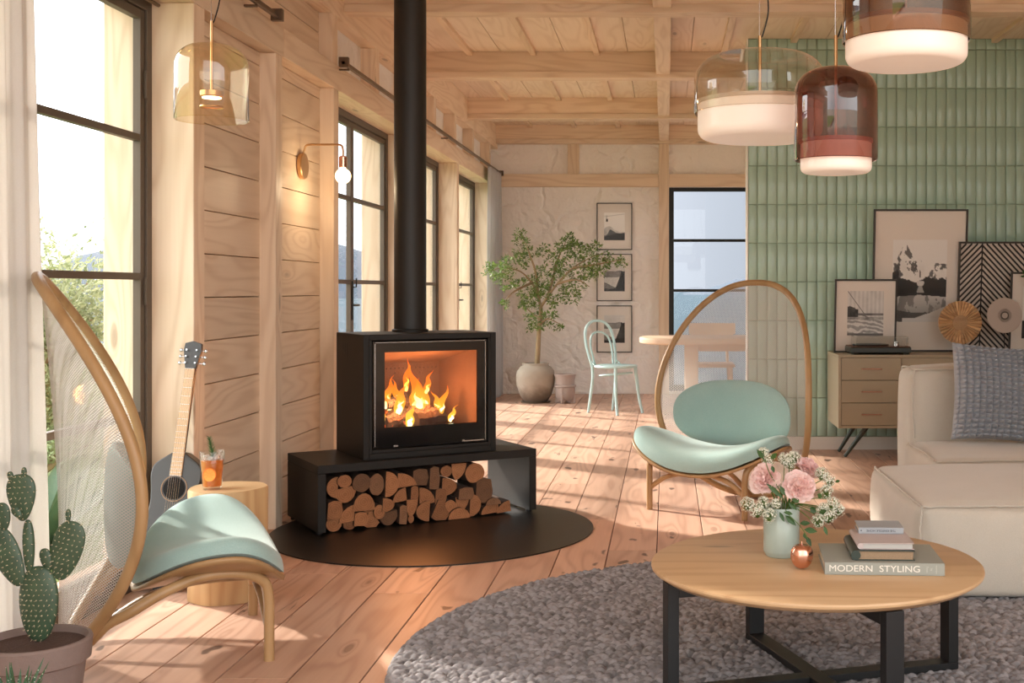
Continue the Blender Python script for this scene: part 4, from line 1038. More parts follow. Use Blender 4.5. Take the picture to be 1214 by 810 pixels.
# straw disc, grey disc
cx = px2x(1138, 8.32); t = thing('straw_disc', 'round radial straw disc on a small stand on the sideboard', 'ornament', (cx, 8.32, ztop))
R_ = .152; zc = pz_(382.5, 8.32)-ztop; b = MB()
for i in range(36):
    a = 2*pi*i/36; b.tone = random.random()*3; c, s = math.cos(a), math.sin(a); j = random.uniform(.985, 1.0)
    b.tube([(c*.045, 0, zc+s*.045), (c*.09, -.004, zc+s*.09), (c*R_*j, 0, zc+s*R_*j)], [.004, .0078, .0128], 8)
straw = wood('straw', (220, 184, 138), (150, 104, 66), 'X', knots=0, ring=30, tonev=.5)
b.build('straw_ring', straw, t, smooth=40)
b = MB(); b.lathe([(0, -.006), (.03, -.008), (.052, -.004), (.052, .008), (0, .008)], 32, Tm(0, -.004, zc) @ Rm(pi/2, 'X')); 
for i in range(40):
    a = random.random()*6.28; r = .05*random.random()**.5; b.ell((r*math.cos(a), -.008, zc+r*math.sin(a)), (.006, .007, .006), 6, 4)
b.build('centre_knot', straw, t, smooth=50)
b = MB(); b.lathe([(0, 0), (.05, 0), (.05, .006), (0, .006)], 24); b.tube([(0, .012, .004), (0, .012, zc-.02)], .003, 6); b.build('stand', M['black'], t, smooth=40)
cx = px2x(1190, 8.28); zc = pz_(374, 8.28)-ztop; t = thing('grey_disc', 'smooth grey disc ornament with ringed centre on a thin stand', 'ornament', (cx, 8.26, ztop))
b = MB(); b.lathe([(0, -.006), (.02, -.006), (.021, -.009), (.024, -.009), (.025, -.006), (.122, -.004), (.124, 0), (.122, .004), (0, .004)], 64, Tm(0, 0, zc) @ Rm(pi/2, 'X')); b.build('disc', mat('disc_grey', (176, 164, 154), .7), t, smooth=35)
b = MB()
for i in range(36):
    a = 2*pi*i/36; c, s = math.cos(a), math.sin(a); b.tube([(c*.027, .0055, zc+s*.027), (c*.05, .0055, zc+s*.05)], .0011, 4)
for i in range(36):
    a = 2*pi*i/36; c, s = math.cos(a), math.sin(a); b.tube([(c*.027, -.0065, zc+s*.027), (c*.048, -.006, zc+s*.048)], .0011, 4)
b.tube([(.024*math.cos(2*pi*i/32), -.008, zc+.024*math.sin(2*pi*i/32)) for i in range(32)], .003, 6, closed=True)
b.build('centre_ring', mat('ring_dark', (90, 80, 72), .6), t, smooth=50)
b = MB(); b.lathe([(0, 0), (.045, 0), (.045, .005), (0, .005)], 24); b.tube([(0, .008, .004), (0, .008, zc)], .003, 6); b.build('stand', M['black'], t, smooth=40)
# record player
cx = px2x(1041, 8.3); t = thing('record_player', 'dark record player with clear lid on the sideboard before the ship photo', 'record player', (cx, 8.33, ztop))
b = MB(); b.box(-.21, .21, -.15, .13, .012, .05)
for a in (-.18, .18):
    for c in (-.12, .1): b.lathe([(0, 0), (.02, 0), (.022, .012), (0, .012)], 16, Tm(a, c, 0))
b.build('plinth', mat('plinth', (46, 50, 44), .4), t, bevel=.006)
b = MB(); b.box(-.205, .205, -.145, .125, .0505, .056); b.build('top_plate', wood('walnut', (110, 74, 50), (70, 44, 30), 'X', knots=0), t, bevel=.001)
b = MB(); b.lathe([(0, .057), (.125, .057), (.127, .062), (.125, .068), (0, .068)], 48, Tm(-.05, -.01, 0)); b.build('platter', M['black'], t, smooth=35)
b = MB(); b.tube(crv([(.15, .07, .075), (.15, .0, .078), (.11, -.08, .076)], 5), .003, 6); b.lathe([(0, .056), (.02, .056), (.018, .08), (0, .08)], 16, Tm(.15, .08, 0)); b.build('tonearm', M['silver'], t, smooth=40)
b = MB(); b.box(-.17, .195, -.135, .12, .0565, .128); b.build('dust_cover', thin_glass('lid_clear', (.9, .9, .88), 1.0), t, bevel=.012, seg=3)
# ================================================================== pendants
def bow(prof_r, zt, zb, rc, n=10):                # closed dome profile from the top centre down
    return [(0, zt)]+[(prof_r-rc+rc*math.sin(pi/2*i/n), zt-rc+rc*math.cos(pi/2*i/n)) for i in range(n+1)]+[(prof_r, zb)]
def pendant(x, y, R, zt, zb, rc, tint, opal, rod_top, inner_z, lab, refl=1.6, rim=None, ozr=None, name='pendant_lamp', flat=1.0):
    t = thing(name, lab, 'pendant lamp', (x, y, 0))
    g = thin_glass('lamp_glass_%s' % name, tint, refl, ior=1.55); b = MB()
    b.lathe(bow(R, zt, zb, rc)+[(R-.003, zb-.003), (R-.005, zb)], 72); b.build('glass_shade', g, t, smooth=50)
    if opal:
        r, z0, z1 = opal; b = MB(); k = .6*r*.28
        b.lathe([(0, z0)]+[(r-k+k*math.sin(pi/2*i/8), z0+k-k*math.cos(pi/2*i/8)) for i in range(9)]+[(r, z1-.004), (r-.004, z1), (0, z1)], 64); b.build('diffuser', M['opal'], t, smooth=40)
        b = MB(); b.lathe([(0, z1+.001), (r+.004, z1+.001), (r+.004, z1+.012), (0, z1+.012)], 64); b.build('rim_band', rim or M['white'], t, smooth=40)
    b = MB(); b.tube([(0, 0, inner_z), (0, 0, rod_top)], .0055, 10); b.build('rod', M['brass'], t, smooth=50)
    b = MB(); b.tube(crv([(0, 0, rod_top-.01), (.012, 0, rod_top+.01), (.03, 0, rod_top+.10), (.012, 0, rod_top+.24), (.0, 0, rod_top+.4), (.006, 0, ZC-.2), (.004, 0, ZC-.03)], 8), .0026, 6); b.build('cable', M['black'], t, smooth=50)
    b = MB(); b.tube([(-.002, 0, rod_top), (-.002, 0, ZC-.03)], .0008, 5); b.build('suspension_wire', M['silver'], t)
    b = MB(); b.lathe([(0, ZC-.005), (.05, ZC-.005), (.05, ZC-.032), (0, ZC-.034)], 24); b.build('ceiling_rose', M['black'], t, smooth=40)
    return t
d = 4.2; pendant(px2x(901, d), d, .235, 2.015, 1.81, .10, (.88, .85, .79), (.222, 1.715, 1.84), 2.085, 1.84, 'wide flat pendant lamp in clear smoky glass, left of the red one', rim=mat('rim_beige', (222, 206, 186), .5))
d = 3.8; pendant(px2x(991, d), d, .1345, 1.893, 1.60, .085, (.46, .23, .20), (.114, 1.556, 1.652), 2.0, 1.65, 'domed pendant lamp in red-brown glass with a glowing base', rim=mat('rim_pink', (226, 150, 130), .4), refl=1.9)
d = 3.4; pendant(px2x(1074, d), d, .182, 2.13, 1.895, .08, (.40, .25, .14), (.173, 1.828, 1.94), 2.25, 1.94, 'large amber-brown glass pendant lamp cut off by the top edge', rim=mat('rim_gold', (206, 150, 60), .35, .3), refl=1.9)
d = 4.3; x = px2x(251, d); t = pendant(x, d, .129, 2.074, 1.80, .085, (.965, .90, .76), None, 2.16, 1.905, 'clear amber glass pendant hanging by the near window', refl=1.5)
b = MB(); b.lathe([(0, 1.904), (.041, 1.904), (.041, 1.886), (.036, 1.882), (0, 1.882)], 40); b.build('lamp_head', M['brass'], t, smooth=40)
b = MB(); b.lathe([(0, 1.8815), (.033, 1.8815), (.033, 1.879), (0, 1.878)], 32); b.build('led_disc', emis('led', (255, 226, 180), 14), t)
b = MB(); b.lathe([(.04, 1.85), (.042, 1.848), (.042, 1.845), (.04, 1.843), (.038, 1.846)], 40); b.build('inner_ring', M['brass'], t, smooth=50)
# ================================================================== wall lamp
wy = 6.45; wx = -2.0
t = thing('wall_lamp', 'brass wall lamp with a bare glowing globe bulb on the plank wall', 'wall lamp', (wx, wy, 0))
zc = pz_(197, wy); b = MB(); b.lathe([(0, 0), (.068, 0), (.072, .004), (.072, .022), (.068, .026), (0, .026)], 40, Tm(.001, 0, zc) @ Rm(pi/2, 'Y')); b.build('back_plate', M['brass'], t, smooth=40)
zt = pz_(171.5, wy); b = MB(); b.tube(crv([(.018, -.0, zc+.06), (.022, 0, zc+.085), (.024, 0, zt-.03), (.032, 0, zt-.006), (.06, 0, zt), (.13, 0, zt), (.20, 0, zt), (.226, 0, zt-.006), (.234, 0, zt-.03), (.234, 0, zt-.07)], 6), .0055, 10); b.build('arm', M['brass'], t, smooth=60)
b = MB(); b.lathe([(0, zt-.06), (.014, zt-.062), (.022, zt-.068), (.022, zt-.125), (0, zt-.125)], 28, Tm(.234, 0, 0)); b.build('socket', M['copper'], t, smooth=40)
zb = zt-.172; b = MB(); pr = [(.013, zt-.125), (.014, zt-.135)]+[(.042*math.sin(a), zb+.042*math.cos(a)) for a in np.linspace(.5, pi, 16)]
b.lathe(pr, 32, Tm(.234, 0, 0)); b.build('bulb', emis('bulb_warm', (255, 214, 150), 9), t, smooth=60)
l = bpy.data.lights.new('bulb_light', 'POINT'); l.energy = 5; l.color = (1, .76, .48); l.shadow_soft_size = .05; o = bpy.data.objects.new('bulb_light', l); C.objects.link(o); o.location = (wx+.234, wy-.01, zb-.07)
# ================================================================== guitar
gm = mat('guitar_black', (52, 49, 46), .35, coat=.3); gb = mat('fretboard', (222, 186, 146), .5)
t = thing('guitar', 'black acoustic guitar with pale neck leaning on the post by the window', 'guitar', (-1.965, 4.585, .01)); 
def half(z):   # half width along the body, z 0..0.5
    zz = np.array([0, .02, .06, .14, .22, .30, .36, .42, .47, .50]); ww = np.array([.0, .065, .105, .125, .112, .086, .092, .104, .085, .0])
    return float(np.interp(z/1.08, zz, ww))
ol = []
zs_ = [0, .004, .012, .03, .06, .1, .14, .18, .22, .26, .30, .33, .36, .39, .42, .45, .475, .49, .498, .5]
zv = np.linspace(0, .54, 60); hw = np.array([half(z) for z in zv]); hw = np.convolve(np.pad(hw, 3, 'edge'), np.ones(7)/7, 'valid'); hw[0] = .03; hw[-1] = .02
R = [(h, z) for h, z in zip(hw, zv)]; L_ = [(-h, z) for h, z in zip(hw[::-1], zv[::-1])]
g0_ = t; tilt = Matrix.Rotation(math.radians(-8.5), 4, 'X'); 
b = MB(); Mg = Rm(pi/2, 'X')     # prism in xz plane
b.prism(R+L_, -.078, 0, Mg); ob = b.build('guitar_body', gm, t, bevel=.004, smooth=50)
t.rotation_euler = (math.radians(-11.5), math.radians(3.1), 0)
b = MB(); b.lathe([(0, 0), (.043, 0), (.043, .0015), (0, .0015)], 40, Tm(0, -.0785+.078-.0005, .395) @ Rm(pi/2, 'X')); b.build('sound_hole', mat('hole_black', (14, 10, 8), .9), t)
b = MB(); b.tube([(.05*math.cos(2*pi*i/40), -.0005, .395+.05*math.sin(2*pi*i/40)) for i in range(40)], .0022, 6, closed=True); b.build('rosette', mat('rosette', (150, 120, 92), .5), t)
b = MB(); b.add([(-.0235, -.006, .445), (.0235, -.006, .445), (.0185, -.006, .872), (-.0185, -.006, .872), (-.0235, 0, .445), (.0235, 0, .445), (.0185, 0, .872), (-.0185, 0, .872)], [(0, 1, 2, 3), (4, 5, 6, 7), (0, 1, 5, 4), (1, 2, 6, 5), (2, 3, 7, 6), (3, 0, 4, 7)])
fb = b.build('fretboard', gb, t)
for i in range(19):
    b = MB()
    z = .872-.427*(1-2**(-i/12*1.18))/(1-2**(-18/12*1.18)); hwid = .0185+.005*(.872-z)/.427; b.box(-hwid, hwid, -.0072, -.0058, z-.0007, z+.0007)
    b.build('fret', M['silver'], fb)
b = MB(); b.box(-.02, .02, .0005, .022, .535, .875); b.build('neck', gm, t, bevel=.006)
b = MB(); b.prism([(-.021, .873), (.021, .873), (.036, .945), (.033, .975), (.0, .985), (-.033, .975), (-.036, .945)], -.016, .002, Mg); hd = b.build('headstock', gm, t, bevel=.002)
for sg in (-1, 1):
    for k in range(3):
        b = MB(); z = .895+.026*k; b.lathe([(0, 0), (.004, 0), (.004, .012), (0, .012)], 10, Tm(sg*.02, -.001, z) @ Rm(pi/2, 'X')); b.tube([(sg*.02, .01, z), (sg*.045, .01, z)], .0018, 6); b.ell((sg*.05, .01, z), (.007, .004, .008), 10, 6); b.build('tuning_peg', M['silver'], hd, smooth=50)
b = MB()
for k in range(6): x = -.0155+.0062*k; b.tube([(x*1.05, -.008, .873), (x*1.5, -.0085, .23)], .0006, 4)
b.box(-.04, .04, -.0085, 0, .215, .235); b.build('strings', M['silver'], t)
# ================================================================== stump table and drink
t = thing('stump_side_table', 'pale round tree-stump side table holding the orange drink', 'side table', (-1.69, 4.55, 0))
b = MB(); n = 72; SH = .421; r0 = [.145*(1+.02*math.sin(3*a)+.015*math.sin(7*a+1)+random.uniform(-.006, .006)) for a in [2*pi*i/n for i in range(n)]]
ring = lambda z, k: [(r0[i]*k*math.cos(2*pi*i/n), r0[i]*k*math.sin(2*pi*i/n), z) for i in range(n)]
vs = ring(.001, 1.01)+ring(.2, .99)+ring(SH-.006, 1)+ring(SH, .975); fs = [(j*n+i, j*n+(i+1) % n, (j+1)*n+(i+1) % n, (j+1)*n+i) for j in range(3) for i in range(n)]
b.add(vs, fs); b.build('trunk', M['stump'], t, smooth=40)
m_, nt, N, L, bs = newmat('end_grain'); co = objc(nt); sp = N.new('ShaderNodeSeparateXYZ'); L.new(co, sp.inputs[0])
r = mathn(nt, 'SQRT', mathn(nt, 'ADD', mathn(nt, 'POWER', sp.outputs[0], 2), mathn(nt, 'POWER', sp.outputs[1], 2))); n_ = noise(nt, co, 14, 3)
g_ = mathn(nt, 'ADD', mathn(nt, 'MULTIPLY', mathn(nt, 'SINE', mathn(nt, 'ADD', mathn(nt, 'MULTIPLY', r, 900), mathn(nt, 'MULTIPLY', n_, 9))), .3), .5)
L.new(mixc(nt, g_, lin((236, 206, 160)), lin((206, 164, 112))), bs.inputs['Base Color']); bs.inputs['Roughness'].default_value = .6
b = MB(); b.add(ring(SH+.0004, .974), [tuple(range(n))]); b.build('top_face', m_, t)
t = thing('iced_drink', 'glass of orange iced drink with rosemary on the stump table', 'drink', (px2x(251.5, 4.5), 4.5, SH+.001))
gl = thin_glass('tumbler_glass', (.97, .98, .97), .8); b = MB(); b.lathe([(0, 0), (.034, 0), (.036, .004), (.0465, .143), (.0455, .145), (.044, .143), (.0345, .012), (0, .01)], 40); b.build('tumbler', gl, t, smooth=40)
m_, nt, N, L, bs = newmat('orange_juice'); co = objc(nt); n_ = noise(nt, co, 60, 3); L.new(mixc(nt, n_, lin((250, 150, 50)), lin((214, 90, 30))), bs.inputs['Base Color']); bs.inputs['Roughness'].default_value = .15; bs.inputs['Transmission Weight'].default_value = .3
b = MB(); b.lathe([(0, .0125), (.0335, .0125), (.0415, .112), (0, .112)], 36); b.build('juice', m_, t, smooth=40)
b = MB(); b.lathe([(0, 0), (.025, 0), (.025, .003), (0, .003)], 24, Tm(.006, -.0395, .06) @ Rm(pi/2-.09, 'X')); os_ = b.build('orange_slice', mat('orange_slice', (255, 176, 84), .4), t, smooth=40)
b = MB()
for k in range(8): a = 2*pi*k/8; b.tube([(.006+.004*math.cos(a), -.0432, .06+.004*math.sin(a)), (.006+.02*math.cos(a), -.0430, .06+.02*math.sin(a))], .0007, 4)
b.tube([(.006+.024*math.cos(2*pi*k/24), -.0430, .06+.024*math.sin(2*pi*k/24)) for k in range(24)], .0016, 5, closed=True); b.build('rind', mat('rind', (238, 120, 30), .5), os_)
b = MB()
for k, (x, y, z, a) in enumerate(((-.015, -.01, .118, .3), (.016, .006, .116, .9), (.0, -.018, .112, .6))): b.box(-.011, .011, -.011, .011, -.011, .011, Tm(x, y, z) @ Rm(a, 'X') @ Rm(a*2, 'Z'))
b.build('ice', mat('ice', (236, 226, 214), .1, trans=.6), t, bevel=.003)
b = MB(); b.tube([(.01, 0, .09), (.0, .0, .15), (-.012, 0, .195)], .0012, 6)
for k in range(60):
    u = k/60; c = Vector((.006-.018*u, 0, .11+.087*u)); a = k*2.4; b.tone = random.random(); b.tube([c, c+Vector((.016*math.cos(a), .016*math.sin(a), .012))*(1.1-.5*u)], [.0016, .0006], 4)
b.build('rosemary', leafmat('rosemary', (44, 92, 44), (84, 130, 62)), t, smooth=50)
# ================================================================== cactus
CX, CY = px2x(42, 3.1), 3.1
t = thing('potted_cactus', 'prickly pear cactus in a grey clay pot at the bottom left', 'cactus', (CX, CY, 0))
pm = mat('clay_pot', (128, 110, 102), .85, var=.12, vscale=14, bmp=.3, bscale=60); rz_ = pz_(757, 3.1); R = .137
b = MB(); b.lathe([(0, .001), (.092, .001), (.096, .004), (.121, rz_-.062), (.123, rz_-.06), (.133, rz_-.056), (R, rz_-.006), (R-.003, rz_), (R-.011, rz_), (R-.016, rz_-.02), (0, rz_-.02)], 72); b.build('pot', pm, t, smooth=30)
b = MB(); b.lathe([(0, rz_-.012), (.06, rz_-.014), (R-.0145, rz_-.018)], 48); b.build('soil', M['soil'], t, smooth=60)
m_, nt, N, L, bs = newmat('cactus_skin'); co = objc(nt); n_ = noise(nt, co, 30, 3); L.new(mixc(nt, n_, lin((38, 58, 42)), lin((70, 92, 66))), bs.inputs['Base Color']); bs.inputs['Roughness'].default_value = .45; bs.inputs['Subsurface Weight'].default_value = .0
msp = mat('spines', (222, 200, 168), .7)
def pad(px, py, w, h, rot, thick=.3, taper=.28, yaw=0, par=None, dy=0):
    d = CY+dy; c = at(px, py, d)-Vector((CX, CY, 0)); w_, h_ = w/2*d/F, h/2*d/F; n1, n2 = 28, 20; P = np.zeros((n1, n2, 3))
    Mx = Tm(*c) @ Rm(rot, 'Y') @ Rm(yaw, 'Z')
    for i in range(n1):
        a = 2*pi*i/n1
        for j in range(n2):
            th = pi*j/(n2-1); s = math.sin(th)**.85; z = math.cos(th); k = 1+taper*z
            P[i, j] = Mx @ Vector((w_*s*k*math.cos(a), max(w_, .012)*thick*s*(1+.3*taper*z)*math.sin(a), h_*z))
    o = grid_obj('pad', P, m_, par or t, close_u=True)
    b = MB(); nr = max(3, int(h_*2/.013)); 
    for r in range(nr):
        z = -1+2*(r+.5)/nr
        s = max(.05, 1-z*z)**.43
        nc = max(2, int(w_*2*s*(1+taper*z)/.012))
        for q in range(nc):
            for sd in (-1, 1):
                u = -1+2*(q+.5+(.25 if r % 2 else -.25))/nc
                if abs(u) > 1: continue
                a = math.acos(max(-1, min(1, u)))*sd; k = 1+taper*z
                p = Vector((w_*s*k*math.cos(a), max(w_, .012)*thick*s*(1+.3*taper*z)*math.sin(a), h_*z)); nr_ = Vector((math.cos(a)*thick, math.sin(a), z*.4)).normalized()
                pp = Mx @ p; nn2 = (Mx.to_3x3() @ nr_); b.ell(tuple(pp), (.0011, .0011, .0011), 5, 3)
                for e in range(2): dv = (nn2+Vector((random.uniform(-.6, .6), random.uniform(-.6, .6), random.uniform(-.6, .6)))).normalized(); b.tube([pp, pp+dv*.0065], [.0005, .0002], 3)
    b.build('spines', msp, o if par is None else o, fix=False); return o
pad(46, 716, 46, 90, 0, .36, .12)
pad(34, 648, 14, 64, -.03, .7, .1, dy=-.004)
pad(25.5, 590, 33, 56, -.06, .3, .36, dy=-.006)
pad(20, 608, 10, 16, -.7, .4, .2, dy=-.03); pad(12.5, 565, 7, 12, -.2, .5, .2, dy=-.006); pad(28.5, 561, 6, 14, 0, .5, .2, dy=-.006)
pad(79, 653, 37, 72, .26, .26, .22, dy=.004); pad(55, 664, 14, 28, -.25, .4, .2, dy=.006); pad(81, 612, 6, 17, 0, .5, .2, dy=.004)
pad(9, 660, 33, 76, -.42, .3, .2, dy=-.01); pad(3, 613, 19, 34, -.1, .3, .2, dy=-.012)
# small aloe in the foreground
ax, ay = px2x(18, 2.75), 2.75; t = thing('potted_aloe', 'small spotted aloe with pointed leaves in the bottom left corner', 'succulent', (ax, ay, 0))
zr = .215; b = MB(); b.lathe([(0, .001), (.05, .001), (.052, .004), (.07, zr-.035), (.074, zr-.032), (.077, zr), (.07, zr), (.068, zr-.015), (0, zr-.015)], 48); b.build('pot', pm, t, smooth=30)
b = MB(); b.lathe([(0, zr-.008), (.067, zr-.0145)], 32); b.build('soil', M['soil'], t)
m2_, nt, N, L, bs = newmat('aloe_skin'); co = objc(nt); vo = N.new('ShaderNodeTexVoronoi'); vo.inputs['Scale'].default_value = 160; L.new(co, vo.inputs['Vector'])
k_ = mathn(nt, 'MULTIPLY', mathn(nt, 'SUBTRACT', .28, vo.outputs['Distance']), 8, True); L.new(mixc(nt, k_, lin((58, 92, 62)), lin((206, 216, 196))), bs.inputs['Base Color'])
for k in range(16):
    a = 2.399*k; ln = .05+.012*(k % 3); til = .25+.045*k; c = Vector((.012*math.cos(a), .012*math.sin(a), zr-.012)); dv = Vector((math.sin(til)*math.cos(a), math.sin(til)*math.sin(a), math.cos(til)))
    pts = [c+dv*ln*u*1.4+Vector((0, 0, .02*u*u)) for u in (0, .25, .5, .75, 1)]; b = MB(); b.tube(pts, [.007, .0085, .0065, .004, .0005], 8, flat=.6); b.build('leaf', m2_, t, smooth=60)
# ================================================================== potted tree and second planter
TX, TY = px2x(635, 12.4), 12.4; s = TY/F
t = thing('potted_tree', 'small leafy indoor tree in a round weathered stone pot', 'tree', (TX, TY, 0))
m_, nt, N, L, bs = newmat('stone_pot'); co = objc(nt); sp = N.new('ShaderNodeSeparateXYZ'); L.new(co, sp.inputs[0]); n_ = noise(nt, co, 7, 5, .6)
k_ = mathn(nt, 'MULTIPLY', mathn(nt, 'SUBTRACT', mathn(nt, 'ADD', .10, mathn(nt, 'MULTIPLY', n_, .2)), sp.outputs[2]), 7, True)
c_ = mixc(nt, n_, lin((176, 164, 148)), lin((142, 128, 114))); L.new(mixc(nt, mathn(nt, 'MULTIPLY', k_, .7), c_, lin((84, 66, 52))), bs.inputs['Base Color']); bs.inputs['Roughness'].default_value = .85; bump(nt, bs, n_, .4, .02)
b = MB(); b.lathe([(0, .012), (.115, .012), (.13, .02), (.165, .08), (.197, .18), (.205, .26), (.195, .33), (.165, .372), (.14, .385), (.136, .395), (.142, .41), (.14, .415), (.125, .415), (.12, .39), (0, .39)], 56); b.build('pot', m_, t, smooth=50)
b = MB(); b.lathe([(0, .001), (.15, .001), (.155, .014), (.15, .0145), (0, .008)], 48); b.build('saucer', mat('saucer', (98, 82, 66), .8), t, smooth=40)
b = MB(); b.lathe([(0, .398), (.119, .393)], 32); b.build('soil', M['soil'], t)
def TP(px, py, dd=0): return Vector(((px-635)*s, dd, pz_(py, TY)))
tr = MB(); bark = mat('tree_bark', (150, 128, 98), .9, var=.2, vscale=30, bmp=.5, bscale=60)
tr.tube(crv([TP(637, 432), TP(638, 410), TP(639, 392), TP(641, 372), TP(641, 362)], 5), [.028-.0004*i for i in range(21)], 10)
BR = [[(641, 364, 0), (650, 352, -.05), (662, 336, -.08), (680, 318, -.1), (700, 306, -.05), (716, 300, 0)], [(641, 364, 0), (637, 350, .05), (630, 335, 0), (618, 322, -.1), (600, 318, -.25), (588, 322, -.3)], [(650, 352, -.05), (655, 330, .05), (660, 308, .1), (668, 290, .12), (672, 280, .1)],
      [(637, 350, .05), (636, 325, -.05), (630, 305, -.08), (624, 290, -.05), (618, 284, 0)], [(662, 336, -.08), (685, 332, -.15), (700, 340, -.18)], [(630, 335, .1), (612, 345, -.1), (602, 356, -.2)], [(640, 385, 0), (650, 378, -.05), (664, 384, -.06)], [(640, 378, 0), (630, 372, .08), (620, 362, .1)], [(680, 318, -.1), (708, 314, -.12), (738, 308, -.1)]]
for br in BR:
    p = crv([TP(x, y, dd) for x, y, dd in br], 4); tr.tube(p, [max(.004, .017*(1-i/len(p))) for i in range(len(p))], 7)
tr.build('trunk', bark, t, smooth=60)
fo_ = MB(); tw = MB()
BL = [(592, 322, 12, 12), (584, 318, 7, 6), (604, 332, 14, 14), (600, 312, 12, 8), (618, 292, 12, 10), (632, 302, 11, 8), (645, 296, 8, 5), (616, 310, 12, 8), (628, 345, 16, 18), (642, 330, 14, 16), (658, 318, 14, 16), (664, 302, 12, 12), (672, 290, 10, 10), (684, 296, 14, 12), (698, 306, 14, 14), (690, 322, 16, 12), (676, 338, 16, 14), (660, 350, 14, 12), (678, 352, 9, 8), (706, 322, 11, 10), (714, 308, 10, 9), (728, 308, 9, 6), (736, 313, 6, 4), (720, 316, 7, 5), (636, 372, 12, 12), (626, 360, 10, 10), (650, 372, 10, 8), (645, 386, 13, 7), (664, 386, 8, 4), (632, 389, 6, 4), (602, 361, 6, 5), (679, 283, 6, 6), (616, 278, 6, 5), (704, 292, 8, 6), (640, 350, 10, 12)]
for (x, y, rx, ry) in BL:
    for k in range(int(rx*ry/9)+3):
        a = random.random()*6.28; q = random.random()**.5; c = TP(x+rx*q*math.cos(a), y+ry*q*math.sin(a), random.uniform(-.18, .18)*min(1, rx/12)-.28*max(0, min(1, (618-x)/25)))
        fo_.tone = random.random()
        for e in range(11):
            dv = Vector((random.gauss(0, 1), random.gauss(0, 1), random.gauss(.3, .8))).normalized(); l = random.uniform(.026, .046); p = c+dv*.012; e2 = dv.cross(Vector((random.random(), random.random(), random.random()))).normalized()*l*.2; f = e2.cross(dv).normalized()*l*.08; fo_.tone += .013
            q_ = p+dv*l; m__ = p+dv*l*.5; fo_.add([p, m__+e2+f, q_, m__-e2+f], [(0, 1, 2, 3)])
fo_.build('foliage', leafmat('tree_leaf', (66, 92, 44), (140, 166, 84), .45, .35), t, fix=False)
px_, d = 670, 12.33; m3 = mat('ribbed_clay', (168, 152, 144), .85, var=.15, vscale=10, bmp=.3)
t = thing('clay_planter', 'small empty grey clay planter with ribs right of the tree pot', 'planter', (px2x(px_, d), d, 0))
b = MB(); b.lathe([(0, .03), (.07, .03), (.095, .06), (.102, .11), (.102, .165), (.112, .17), (.116, .18), (.112, .19), (.1, .195), (.1, .24), (.11, .285), (.116, .30), (.112, .305), (.104, .295), (.092, .24), (0, .2)], 48); b.build('bowl', m3, t, smooth=40)
for k in range(4):
    a = pi/4+pi/2*k+.5; b = MB(); b.box(.055, .108, -.011, .011, .001, .175, Rm(a, 'Z')); b.build('rib', m3, t, bevel=.004)
# ================================================================== blue cafe chair
bl = mat('pale_blue_paint', (182, 212, 212), .35); rz = math.atan2(-.70, .714)
t = thing('bentwood_chair', 'pale blue bentwood chair in front of the plaster wall', 'chair', (-.486, 11.34, 0), rz)
b = MB(); b.lathe([(0, .438), (.19, .436), (.205, .44), (.21, .45), (.205, .46), (.19, .462), (.17, .456), (0, .454)], 48); b.build('seat', bl, t, smooth=40)
for sg in (1, -1):
    b = MB(); b.tube(crv([(.135, .13*sg, .44), (.15, .14*sg, .3), (.165, .15*sg, .15), (.20, .165*sg, .001)], 5), [.0165]*8+[.014]*8, 10); b.build('leg', bl, t, smooth=60)
b = MB(); H2 = [(-.215, .16, .001), (-.19, .155, .15), (-.165, .15, .32), (-.165, .155, .44), (-.19, .175, .55), (-.225, .185, .68), (-.25, .165, .79), (-.265, .1, .86), (-.27, 0, .882)]
full = H2+[(x, -y, z) for x, y, z in H2[-2::-1]]; p = crv(full, 6); b.tube(p, .0135, 10); b.build('back_frame', bl, t, smooth=60)
b = MB(); H3 = [(-.165, .118, .455), (-.185, .13, .55), (-.21, .135, .64), (-.232, .11, .725), (-.245, .05, .765), (-.247, 0, .772)]
b.tube(crv(H3+[(x, -y, z) for x, y, z in H3[-2::-1]], 6), .010, 8); b.build('inner_arch', bl, t, smooth=60)
b = MB(); b.tube([(.160*math.cos(2*pi*k/40), .155*math.sin(2*pi*k/40), .37+.02*math.cos(2*pi*k/40)) for k in range(40)], .0085, 8, closed=True); b.build('stretcher_ring', bl, t, smooth=60)
for sg in (1, -1):
    b = MB(); b.tube(crv([(-.19, .168*sg, .555), (-.168, .162*sg, .5), (-.12, .168*sg, .463)], 5), .008, 8); b.build('brace', bl, t, smooth=60)
# ================================================================== dining table and chair behind
t = thing('dining_table', 'light wood dining table with rounded end seen through the chair netting', 'table', (-.25, 10.45, 0))
b = MB(); P_ = [(0.45+.45*-math.cos(a), .45*math.sin(a)) for a in np.linspace(-pi/2, pi/2, 25)]; P_ = [(.45-.45*math.cos(a)**.6 if math.cos(a) > 0 else .45, .45+.45*math.sin(a)) for a in np.linspace(-pi/2, pi/2, 41)]+[(2.2, .9), (2.2, 0)]
b.prism(P_, .692, .75); b.build('tabletop', M['birch'], t, bevel=.018, seg=4)
for x in (.42, 1.9):
    for y in (.12, .72):
        b = MB(); b.box(x, x+.115, y, y+.06, .001, .6915); b.build('leg', M['birch'], t, bevel=.006)
b = MB(); b.box(.54, 1.895, .14, .16, .63, .6915); b.box(.54, 1.895, .74, .76, .63, .6915); b.build('apron', M['birch'], t, bevel=.003)
t = thing('dining_chair', 'light wood chair behind the dining table against the window', 'chair', (px2x(845, 11.75), 11.75, 0))
b = MB(); b.box(-.21, .21, -.21, .2, .42, .455); b.build('seat', M['birch'], t, bevel=.01)
n = 16; b = MB(); A = [(-.235+.47*i/n, .235-.06*math.cos((i/n-.5)*pi)*-1-.06, ) for i in range(n+1)]
vs = []; 
